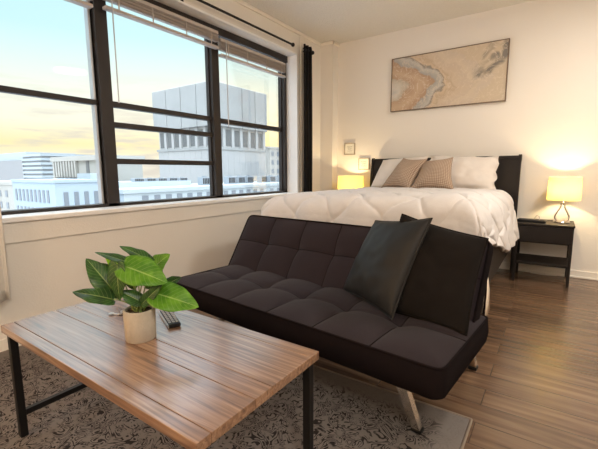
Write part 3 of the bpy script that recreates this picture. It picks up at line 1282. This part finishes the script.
# sleeping pillows leaning on the headboard
cushion('bed_pillow', 'white bed pillow at the window side, behind the left tan cushion', 'pillow',
        [(0.845, -0.40, PB), (1.43, -0.42, PB), (1.45, -0.22, 1.215), (0.925, -0.22, 1.185)], 0.17, M_pill, 'white pillows on the bed', pinch=0.03, wr=0.012, seed=11)
cushion('bed_pillow', 'white bed pillow with ruffled edge at the nightstand side of the headboard', 'pillow',
        [(1.50, -0.40, PB), (2.16, -0.40, PB), (2.16, -0.21, 1.195), (1.47, -0.22, 1.225)], 0.17, M_pill, 'white pillows on the bed', pinch=0.03, wr=0.012, seed=14, flange=0.09, ruffle=0.014)
cushion('accent_cushion', 'tan dotted accent cushion on the left, leaning back on the white pillow', 'cushion',
        [(1.02, -0.52, PB), (1.385, -0.63, PB), (1.520, -0.46, 1.185), (1.235, -0.40, 1.200)], 0.20, M_tan, 'tan cushions on the bed', pinch=0.14, pw=0.62, seed=21)
cushion('accent_cushion', 'tan dotted accent cushion on the right with its peaked corner upright', 'cushion',
        [(1.37, -0.60, PB), (1.83, -0.60, PB), (1.765, -0.44, 1.195), (1.455, -0.42, 1.165)], 0.20, M_tan, 'tan cushions on the bed', pinch=0.14, pw=0.62, seed=25)


# ------------------------------------------------------------------ nightstands and lamps
def make_nightstand(label, loc):
    t = thing('nightstand', label, 'nightstand', loc, 0, 'nightstands beside the bed')
    hw, hd = 0.225, 0.215
    MB().box((-hw - 0.006, -hd - 0.006, 0.545), (hw + 0.006, hd + 0.004, 0.565), 0.003).build('top_board', M_espresso, t)
    MB().box((-hw, -hd + 0.012, 0.385), (hw, hd, 0.544)).build('drawer_box', M_espresso, t)
    dr = MB().box((-hw + 0.012, -hd - 0.004, 0.396), (hw - 0.012, -hd + 0.011, 0.538), 0.003).build('drawer_front', M_espresso, t)
    MB().box((-hw, -hd + 0.01, 0.175), (hw, hd - 0.01, 0.197), 0.003).build('shelf', M_espresso, t)
    for sx in (-1, 1):
        for sy in (-1, 1):
            x, y = sx * (hw - 0.012), sy * (hd - 0.012)
            MB().box((x - 0.012, y - 0.012, 0), (x + 0.012, y + 0.012, 0.385), 0.002).build('leg', M_espresso, t)
    return t


ns = make_nightstand('dark nightstand with shelf at the right of the bed, holding lamp and remote', (2.585, -0.245, 0))
n2 = copy_tree(ns)
n2.location = (0.47, -0.245, 0)
n2['label'] = 'dark nightstand mostly hidden behind the bed at the window side'


def make_lamp(label, loc, shade_r, watts):
    t = thing('table_lamp', label, 'lamp', loc, 0, 'lit lamps beside the bed')
    MB().lathe([(0.0, 0), (0.068, 0), (0.070, 0.006), (0.066, 0.012), (0.02, 0.016), (0.0, 0.016)], 28, cap=False).build('base', M_chrome, t, True)
    # open pear-shaped loop of polished metal
    m = MB()
    prof = [(0.012, 0.175), (0.014, 0.155), (0.022, 0.13), (0.040, 0.095), (0.054, 0.062), (0.054, 0.038), (0.042, 0.020), (0.030, 0.014)]
    for s in (-1, 1):
        m.tube([(s * r, 0, z) for r, z in prof], 0.0075, 10)
    m.build('pear_loop', M_chrome, t, True)
    MB().lathe([(0.0, 0.168), (0.018, 0.168), (0.020, 0.182), (0.013, 0.19), (0.013, 0.245), (0, 0.245)], 20, cap=False).build('neck', M_chrome, t, True)
    MB().sphere((0, 0, 0.285), 0.022, (1, 1, 1.3)).build('bulb', M_bulb, t, True)
    m = MB()
    n = 48
    r0, r1, z0, z1 = shade_r * 1.0, shade_r * 0.96, 0.213, 0.425
    m.lathe([(r0, z0), (r1, z1)], n, cap=False)
    sh = m.build('lamp_shade', M_shade, t, 'all', recalc=True)
    m = MB()
    for a in range(3):
        ca, sa = math.cos(a * 2.094), math.sin(a * 2.094)
        m.tube([(0, 0, 0.238), (r0 * 0.99 * ca, r0 * 0.99 * sa, 0.222)], 0.0015, 6)
    m.build('shade_spider', M_chrome, t)
    point('lamp_bulb_light', (loc[0], loc[1], loc[2] + 0.31), watts, (1.0, 0.76, 0.42), 0.03)
    return t


make_lamp('lit yellow-shaded table lamp on the right nightstand', (2.715, -0.21, 0.565), 0.132, LAMP_W)
make_lamp('lit yellow-shaded table lamp half hidden behind the bed by the corner pier', (0.50, -0.22, 0.572), 0.165, LAMP_W * 0.7)

t = thing('remote_control', 'long black remote control lying on the right nightstand', 'remote', (2.462, -0.36, 0.5655), -0.10, 'remote controls')
MB().box((-0.135, -0.022, 0), (0.135, 0.022, 0.024), 0.006).build('body', M_remote, t)
m = MB()
for i in range(9):
    for j in (-1, 0, 1):
        m.box((-0.095 + i * 0.022, j * 0.012 - 0.004, 0.0235), (-0.082 + i * 0.022, j * 0.012 + 0.004, 0.0255))
m.build('buttons', M_remote, t)
tag(MB().tube([(2.50, -0.27, 0.569), (2.502, -0.25, 0.60), (2.517, -0.24, 0.622), (2.537, -0.24, 0.612), (2.54, -0.25, 0.585), (2.55, -0.27, 0.569), (2.585, -0.24, 0.569), (2.60, -0.15, 0.569)], 0.0028, 6)
    .build('charging_cable', M_greycord, None, True), 'thin grey cable looping up behind the remote on the right nightstand', 'cable')
tag(MB().tube([(2.475, -0.018, 0.55), (2.478, -0.016, 0.42), (2.47, -0.016, 0.30), (2.46, -0.017, 0.20), (2.452, -0.035, 0.06), (2.50, -0.06, 0.006), (2.62, -0.07, 0.006), (2.72, -0.05, 0.006)], 0.004, 6)
    .build('power_cord', M_cord, None, True), 'white power cord hanging behind the right nightstand to the floor', 'cord')

# ------------------------------------------------------------------ wall art
t = thing('canvas_painting', 'wide beige and brown marbled abstract canvas on the wall above the headboard', 'painting', (1.5415, -0.018, 2.067))
MB().box((-0.606, -0.014, -0.296), (0.606, 0.014, 0.296)).build('canvas', M_paint, t)
m = MB()
fwid = 0.008
m.box((-0.614, -0.020, -0.304), (-0.606, 0.017, 0.304)).box((0.606, -0.020, -0.304), (0.614, 0.017, 0.304))
m.box((-0.606, -0.020, 0.296), (0.606, 0.017, 0.304)).box((-0.606, -0.020, -0.304), (0.606, 0.017, -0.296))
m.build('frame', plain('bronze_frame', (0.16, 0.11, 0.075), 0.4, 0.3), t)
M_card = plain('cream_card', (0.80, 0.77, 0.68), 0.8)
M_ink = plain('grey_ink', (0.33, 0.31, 0.27), 0.8)
M_frm = plain('grey_wood_frame', (0.36, 0.31, 0.24), 0.6, var=0.2)
for cx, cz, lab in ((0.376, 1.346, 'small square framed script print, higher and left of the two by the pier'),
                    (0.582, 1.149, 'small square framed script print, lower and nearer the headboard')):
    t = thing('framed_print', lab, 'picture', (cx, -0.012, cz), 0, 'small framed prints')
    h = 0.076
    MB().box((-h + .008, -0.004, -h + .008), (h - .008, 0.010, h - .008)).build('card', M_card, t)
    m = MB()
    m.box((-h, -0.010, -h), (-h + .011, 0.011, h), .001).box((h - .011, -0.010, -h), (h, 0.011, h), .001)
    m.box((-h + .011, -0.010, h - .011), (h - .011, 0.011, h), .001).box((-h + .011, -0.010, -h), (h - .011, 0.011, -h + .011), .001)
    m.build('frame', M_frm, t)
    m = MB()
    for r in range(3):
        z = 0.026 - r * 0.026
        w = (0.035, 0.028, 0.038)[r]
        pts = [(-w + 2 * w * i / 24, -0.0052, z + 0.006 * math.sin(i * 1.9 + r) + 0.004 * math.sin(i * 0.9)) for i in range(25)]
        m.tube(pts, 0.0014, 5)
    m.build('script_lines', M_ink, t)

# ------------------------------------------------------------------ coffee table
TX0, TX1, TY0, TY1, TZ = 0.937, 2.0545, -4.035, -3.531, 0.475
tcx, tcy = (TX0 + TX1) / 2, (TY0 + TY1) / 2
tb = thing('coffee_table', 'rectangular plank-top coffee table with thin black metal legs on the rug', 'table', (tcx, tcy, 0))
hx, hy = (TX1 - TX0) / 2, (TY1 - TY0) / 2
m = MB()
gy = [TY0, -3.992, -3.843, -3.774, -3.579, TY1]
for a, b_ in zip(gy, gy[1:]):
    m.box((-hx, a - tcy + 0.0009, TZ - 0.028), (hx, b_ - tcy - 0.0009, TZ), 0.0016, 2)
m.box((-hx + 0.004, -hy + 0.004, TZ - 0.027), (hx - 0.004, hy - 0.004, TZ - 0.012))
m.build('tabletop', M_table, tb)
lw = 0.013
for sx in (-1, 1):
    for sy in (-1, 1):
        x, y = sx * (hx - 0.026), sy * (hy - 0.026)
        MB().box((x - lw, y - lw, 0.0106), (x + lw, y + lw, TZ - 0.028), 0.0015).build('leg', M_black, tb)
    x = sx * (hx - 0.026)
    MB().box((x - 0.010, -hy + 0.039, 0.095), (x + 0.010, hy - 0.039, 0.118), 0.001).build('stretcher', M_black, tb)
    MB().box((x - sx * 0.07 - lw, -hy + 0.0755, TZ - 0.050), (x - sx * 0.07 + lw, hy - 0.0755, TZ - 0.0285), 0.001).build('apron_bar', M_black, tb)
for sy in (-1, 1):
    y = sy * (hy - 0.062)
    MB().box((-hx + 0.02, y - lw, TZ - 0.050), (hx - 0.02, y + lw, TZ - 0.0285), 0.001).build('apron_bar', M_black, tb)

# ------------------------------------------------------------------ potted plant
pl = thing('potted_plant', 'leafy green plant in a beige cement pot on the coffee table', 'plant', (1.485, -3.797, TZ))
R = 0.0515
MB().lathe([(0.0, 0.0), (R - 0.004, 0.0), (R - 0.001, 0.004), (R, 0.05), (R + 0.001, 0.106), (R - 0.001, 0.109), (R - 0.006, 0.109), (R - 0.008, 0.104), (R - 0.009, 0.080), (0, 0.080)], 40, cap=False).build('pot', M_cement, pl, True)
m = MB()
m.grid(lambda u, v: Vector(((R - 0.0095) * v * math.cos(2 * PI * u), (R - 0.0095) * v * math.sin(2 * PI * u), 0.098 + 0.006 * noise.noise(Vector((u * 9, v * 6, 0))) + 0.004 * (1 - v))), 36, 8)
for i in range(70):
    a, r = random.uniform(0, 2 * PI), (R - 0.012) * math.sqrt(random.random())
    m.sphere((r * math.cos(a), r * math.sin(a), 0.101), random.uniform(0.002, 0.0042))
m.build('soil', M_soil, pl, True)
# horizontal axes seen from the sofa side of the table
AR = Vector((math.cos(YAW), -math.sin(YAW), 0))
AF = Vector((math.sin(YAW), math.cos(YAW), 0))


def leaf(base, tip, width, face, mat, droop=0.02, fold=0.25, heart=0.18, wav=0.03, seed=0):
    base, tip = Vector(base), Vector(tip)
    ax = tip - base
    L_ = ax.length
    ax.normalize()
    nrm = Vector(face)
    nrm = (nrm - ax * nrm.dot(ax)).normalized()
    sd = ax.cross(nrm)
    nu, nv = 14, 22

    def f(u, v):
        s = 2 * u - 1
        # heart/ovate outline
        w = width * (math.sin(PI * min(1, v ** 0.62)) ** 0.75) * (1 - 0.12 * v)
        if v < 0.02:
            w = width * 0.16
        back = -heart * L_ * (abs(s) ** 1.5) * max(0, 1 - v / 0.35)
        y = v * L_ + back * (1 if v > 0 else 0.4)
        h = -droop * v * v + fold * abs(s) * w * 0.5 - 0.30 * fold * w * s * s
        h += wav * w * math.sin(v * 15 + s * 2.0 + seed) * abs(s) ** 2
        return base + ax * y + sd * (s * w / 2) + nrm * h
    m = MB()
    m.grid(f, nu, nv)
    o = m.build('leaf', mat, pl, 'all', recalc=False)
    md = o.modifiers.new('thick', 'SOLIDIFY')
    md.thickness = 0.0008
    return o


V_CAM = -AF * 0.75 + Vector((0, 0, 0.65))
UPV = Vector((0, 0, 1))
FACE = {'cam': V_CAM + UPV * 0.25, 'camR': V_CAM + AR * 0.45, 'camL': V_CAM - AR * 0.45, 'up': UPV + V_CAM * 0.35, 'up2': UPV * 0.8 + V_CAM * 0.55}
# base, tip (metres from the pot's foot), width, facing, material, droop
leaves = [
    ((-0.052, -0.06, 0.148), (-0.165, -0.138, 0.184), 0.085, FACE['up2'], M_leafd, 0.01),
    ((-0.103, -0.034, 0.168), (-0.192, -0.071, 0.279), 0.088, FACE['camR'], M_leafd, 0.01),
    ((-0.019, 0.011, 0.257), (-0.143, -0.062, 0.312), 0.058, FACE['up'], M_leafd, 0.012),
    ((-0.102, 0.015, 0.226), (-0.168, -0.018, 0.291), 0.055, FACE['cam'], M_leafy, 0.005),
    ((-0.008, 0.055, 0.267), (-0.099, 0.005, 0.327), 0.062, FACE['up'], M_leafd, 0.012),
    ((-0.006, 0.056, 0.231), (0.041, 0.101, 0.29), 0.085, FACE['cam'], M_leafl, 0.008),
    ((0.007, -0.044, 0.269), (0.137, 0.021, 0.223), 0.118, FACE['cam'], M_leafl, 0.012),
    ((-0.024, -0.053, 0.273), (-0.012, -0.069, 0.152), 0.098, FACE['camL'], M_leafd, 0.01),
    ((0.067, 0.022, 0.169), (0.202, 0.09, 0.133), 0.112, FACE['cam'], M_leafl, 0.012),
    ((0.038, 0.062, 0.174), (0.116, 0.128, 0.144), 0.072, FACE['up2'], M_leafd, 0.01),
    ((0.033, -0.014, 0.144), (-0.009, -0.061, 0.188), 0.055, FACE['camR'], M_leafd, 0.006),
    ((0.042, -0.013, 0.139), (0.103, 0.022, 0.206), 0.042, FACE['camR'], M_leafd, 0.005),
    ((0.035, 0.085, 0.175), (0.073, 0.123, 0.205), 0.05, FACE['cam'], M_leafd, 0.005),
    ((-0.054, 0.036, 0.176), (-0.095, 0.02, 0.256), 0.075, FACE['cam'], M_leafd, 0.01),
    ((-0.028, 0.066, 0.158), (-0.002, 0.095, 0.245), 0.075, FACE['cam'], M_leafd, 0.01),
    ((-0.122, -0.011, 0.192), (-0.172, -0.033, 0.256), 0.065, FACE['cam'], M_leafd, 0.01),
]
for i, (b0, t0, wd, face, mt_, dr) in enumerate(leaves):
    b3, t3 = Vector(b0), Vector(t0)
    leaf(b3, t3, wd, face, mt_, droop=dr, seed=i * 1.7)
    a = i * 2.4
    root = Vector((0.016 * math.cos(a), 0.016 * math.sin(a), 0.098))
    mid = (root * 0.45 + b3 * 0.55) + Vector((0, 0, 0.02))
    pts = []
    for k in range(9):
        s = k / 8
        pts.append(root * (1 - s) ** 2 + mid * 2 * s * (1 - s) + b3 * s * s)
    MB().tube(pts, [0.0026 - 0.0010 * k / 8 for k in range(9)], 7).build('stem', M_stem, pl, True)

# ------------------------------------------------------------------ small things on the coffee table
t = thing('remote_control', 'black and silver TV remote lying behind the plant pot on the coffee table', 'remote', (1.433, -3.640, TZ + 0.0005), math.atan2(-0.075, 0.165), 'remote controls')
MB().box((-0.088, -0.023, 0), (0.088, 0.023, 0.016), 0.005).build('body', M_remote, t)
MB().box((-0.086, -0.0245, 0.002), (0.089, -0.0215, 0.014), 0.001).build('side_trim', M_silver, t)
m = MB()
for i in range(8):
    for j in (-1, 0, 1):
        x, y = -0.074 + i * 0.020, j * 0.0135
        m.box((x - 0.0065, y - 0.0048, 0.0155), (x + 0.0065, y + 0.0048, 0.0182), 0.001)
m.build('buttons', M_button, t)
t = thing('key_ring', 'small bunch of metal keys on a wire ring behind the plant pot', 'keys', (1.222, -3.722, TZ))
MB().tube([(0.019 * math.cos(a * PI / 12), 0.004 * math.sin(a), 0.0195 + 0.0185 * math.sin(a * PI / 12)) for a in range(24)], 0.0012, 6, closed=True).build('ring', M_greycord, t, True)
for k, ang in enumerate((0.2, 2.3, 3.6)):
    mk = MB()
    mk.box((-0.002, -0.004, 0.0006 + 0.002 * k), (0.034, 0.004, 0.0026 + 0.002 * k), 0.0005)
    mk.lathe([(0.0, 0.0006 + 0.002 * k), (0.011, 0.0006 + 0.002 * k), (0.011, 0.0028 + 0.002 * k), (0, 0.0028 + 0.002 * k)], 16, c=(0.038, 0, 0), cap=False)
    mk.build('key', M_silver if k else M_remote, t, rotz=ang)

# ------------------------------------------------------------------ the city outside
M_conc = plain('pale_concrete', (0.40, 0.41, 0.41), 0.9, var=0.14, scale=0.25)
M_conc2 = plain('ribbed_concrete', (0.49, 0.49, 0.49), 0.9, var=0.06, scale=0.3)
M_bwhite = plain('white_render', (0.50, 0.56, 0.60), 0.9, var=0.04, scale=0.3)
M_bblue = plain('pale_blue_render', (0.46, 0.55, 0.64), 0.9, var=0.04, scale=0.3)
M_bbeige = plain('pale_limestone', (0.50, 0.485, 0.45), 0.9, var=0.06, scale=0.3)
M_bgrey = plain('grey_louvre', (0.36, 0.36, 0.37), 0.8, var=0.1, scale=1.5)
M_pane = plain('dark_window_glass', (0.16, 0.17, 0.18), 0.3, var=0.15)
M_pane2 = plain('grey_window_glass', (0.24, 0.27, 0.31), 0.3, var=0.15)
M_unit = plain('roof_unit_metal', (0.33, 0.36, 0.39), 0.6, var=0.2, scale=2)
M_ground = plain('street_asphalt', (0.55, 0.55, 0.56), 0.95, scale=0.02)
GZ = -30.0
structure(MB().box((-900, -500, GZ - 1), (-0.5, 900, GZ)).build('ground', M_ground))


def building(label, loc):
    return thing('building', label, 'building', loc, 0, 'city buildings outside the windows')


# big concrete monolith
b = building('huge windowless concrete block with a band of windows, tallest outside the right window', (-60, 53.9, GZ))
zt = 20.7 - GZ
z_b1, z_b0 = 11.3 - GZ, 6.6 - GZ
m = MB()
n = 4
for i in range(n):      # panels on the street face, seams between them
    m.box((-0.6, 18.6 * i / n + 0.07, z_b1), (0, 18.6 * (i + 1) / n - 0.07, zt), 0.12, 1)
for i in range(4):
    m.box((-21.6 * (i + 1) / 4 + 0.06, 0, z_b1), (-21.6 * i / 4 - 0.06, 0.6, zt), 0.10, 1)
m.box((-21.6, 0.25, z_b1 + 0.1), (-0.25, 18.6, zt - 0.2))
m.build('upper_block', M_conc, b)
m = MB()
m.box((-20.9, 0.7, 0), (-0.7, 17.9, z_b0))
for i in range(9):
    y = 0.8 + i * 1.95
    m.box((-0.75, y, 0), (-0.55, y + 1.91, z_b0 - 0.4))
for i in range(10):
    x = -20.8 + i * 2.0
    m.box((x, 0.55, 0), (x + 1.96, 0.75, z_b0 - 0.4))
m.build('lower_block', M_conc2, b)
MB().box((-20.7, 0.9, z_b0), (-0.9, 17.7, z_b1)).build('window_band', M_conc2, b)
m = MB()
m.box((-21.2, 0.35, z_b0 - 0.4), (-0.35, 18.2, z_b0 + 0.15))
m.build('ledge', M_conc, b)
for i in range(6):
    y = 1.5 + i * 2.85
    MB().box((-0.95, y, z_b0 + 0.5), (-0.82, y + 1.65, z_b1 - 0.5)).build('window', M_pane, b)
    MB().box((-0.9, y + 1.8, z_b0 + 0.1), (-0.62, y + 2.65, z_b1 + 0.1)).build('pier', M_conc2, b)
for i in range(7):
    x = -20.2 + i * 2.85
    MB().box((x, 0.82, z_b0 + 0.5), (x + 1.65, 0.95, z_b1 - 0.5)).build('window', M_pane, b)
    MB().box((x + 1.8, 0.62, z_b0 + 0.1), (x + 2.65, 0.9, z_b1 + 0.1)).build('pier', M_conc2, b)

# long white roof terrace building
b = building('long low white building with parapet and rows of small windows below the concrete block', (-40, 20.5, GZ))
MB().box((-11, 0, 0), (0, 70, -1.45 - GZ)).box((-11.2, -0.2, -1.45 - GZ), (0.2, 70.2, -0.95 - GZ)).box((-11, 0, -1 - GZ), (-7.5, 2.6, 1.0 - GZ)).box((-11, 2.6, -1 - GZ), (-5.2, 14.4, -0.18 - GZ)).build('wall', M_bwhite, b)
for r in range(3):
    for i in range(14):
        y = 2.4 + i * 1.75
        z = -2.55 - r * 1.7 - GZ
        MB().box((-0.05, y, z), (0.06, y + 0.85, z + 0.75)).build('window', M_pane2, b)
for i in range(10):
    y = 28.0 + i * 1.85
    z = -2.6 - GZ
    MB().box((-0.05, y, z), (0.06, y + 0.8, z + 0.7)).build('window', M_pane2, b)
proto = None
k = 0
spots = [(-46, 26.2), (-46, 28.1), (-46, 30.0), (-46, 31.9), (-46, 33.8), (-44, 36.6), (-44, 38.8),
         (-44.5, 42.8), (-44.5, 45.2), (-44.5, 47.6), (-44.5, 51.6), (-44.5, 54.2), (-44.5, 57.0)]
for i, (x, y) in enumerate(spots):
    if proto is None:
        proto = thing('roof_air_unit', 'x', 'air unit', (x, y, -0.95), 0, 'air units on the white roof')
        MB().box((-0.5, -0.75, 0), (0.5, 0.75, 1.05), 0.04).build('casing', M_unit, proto)
        mm_ = MB()
        for q in range(5):
            mm_.box((0.5, -0.65 + q * 0.27, 0.15), (0.52, -0.48 + q * 0.27, 0.9))
        mm_.build('grille', M_bronze, proto)
        mm_ = MB()
        mm_.lathe([(0.35, 1.05), (0.35, 1.2), (0.28, 1.2), (0.28, 1.05)], 16, cap=False)
        mm_.build('fan_ring', M_unit, proto)
        o = proto
    else:
        o = copy_tree(proto)
    o.location = (x, y, -0.18 if i < 5 else -0.95)
    o.scale = (1, 1, 0.42) if i < 5 else (1.2, 1.2, 1.2)
    o['label'] = 'grey air unit in the row on the white roof across the street'

# pale blue building
b = building('pale blue building with tall narrow windows below the left window', (-40, 13.06, GZ))
MB().box((-11, 0, 0), (0, 4.6, 0.05 - GZ)).box((-11.1, -0.12, 0.05 - GZ), (0.12, 4.7, 0.35 - GZ)).build('wall', M_bblue, b)
for i in range(9):
    x = -10.3 + i * 1.05
    MB().box((x, -0.06, -2.1 - GZ), (x + 0.5, 0.05, -0.75 - GZ)).build('window', M_pane2, b)
for i in range(7):
    x = -10.3 + i * 1.05
    MB().box((x, -0.06, -4.0 - GZ), (x + 0.5, 0.05, -2.75 - GZ)).build('window', M_pane2, b)
for i in range(4):
    y = 0.8 + i * 1.05
    MB().box((-0.05, y, -2.5 - GZ), (0.06, y + 0.45, -0.95 - GZ)).build('window', M_pane2, b)
b = building('pale building at the far left below the striped tower', (-52.5, 13.6, GZ))
MB().box((-14, 0, 0), (0, 9, -0.2 - GZ)).box((-14.1, -0.1, -0.4 - GZ), (0.1, 9.1, 0.0 - GZ)).build('wall', M_bbeige, b)
for r in range(3):
    for i in range(5):
        MB().box((-11.5 + i * 2.2, -0.06, -1.9 - r * 1.5 - GZ), (-10.8 + i * 2.2, 0.05, -1.1 - r * 1.5 - GZ)).build('window', M_pane2, b)

# columned limestone building
b = building('pale limestone hall with tall columns and dark slit windows beyond the blue building', (-70, 25.15, GZ))
m = MB()
m.box((0.4, 0.5, 0), (16.2, 7, 3.2 - GZ)).box((0, 0, 3.0 - GZ), (16.6, 7.3, 3.75 - GZ))
m.build('wall', M_bbeige, b)
for i in range(9):
    x = 0.5 + i * 0.95
    if i < 8:
        MB().box((x + 0.55, 0.42, 0.4 - GZ), (x + 0.95, 0.52, 2.9 - GZ)).build('window', M_pane, b)
    MB().box((x, 0.05, 0.0 - GZ), (x + 0.5, 0.5, 3.0 - GZ), 0.03).build('column', M_bbeige, b)
for x in (11.2, 14.6):
    MB().box((x, 0.42, 0.5 - GZ), (x + 0.9, 0.52, 2.9 - GZ)).build('window', M_pane, b)
for i in range(10):
    x = 3.6 + i * 1.3
    MB().box((x, -0.8, -0.1 - GZ), (x + 1.0, -0.1, 0.42 - GZ)).build('roof_box', M_pane, b)
MB().box((0, -1.0, 0), (16.4, 0.4, -0.1 - GZ)).build('podium', M_bbeige, b)

# striped tower
b = building('white striped office tower with grey louvred side at the far left', (-90, 31.4, GZ))
m = MB()
m.box((-10, 0.3, 0), (-0.3, 12, 5.4 - GZ))
m.build('wall', M_bgrey, b)
for i in range(7):
    z = 5.3 - i * 0.95
    MB().box((-10, 0, z - 0.5 - GZ), (0, 12.3, z - GZ)).build('floor_band', M_bwhite, b)
MB().box((-40, 0.1, 0), (-10, 12, 4.1 - GZ)).build('louvred_wing', M_bgrey, b)
MB().box((-40, 1.1, 4.1 - GZ), (-10, 12, 6.0 - GZ)).build('rear_wing', M_bwhite, b)

b = building('small pale building in the sunset glow right of the concrete block', (-80, 97, GZ))
MB().box((-12, 0, 0), (0, 30, 9.2 - GZ)).box((-12.3, -0.3, 9.2 - GZ), (0.3, 30.3, 9.8 - GZ)).build('wall', M_bbeige, b)
for r in range(3):
    for i in range(5):
        MB().box((-0.05, 2 + i * 3, 6.6 - r * 3 - GZ), (0.06, 3.4 + i * 3, 8.2 - r * 3 - GZ)).build('window', M_pane2, b)
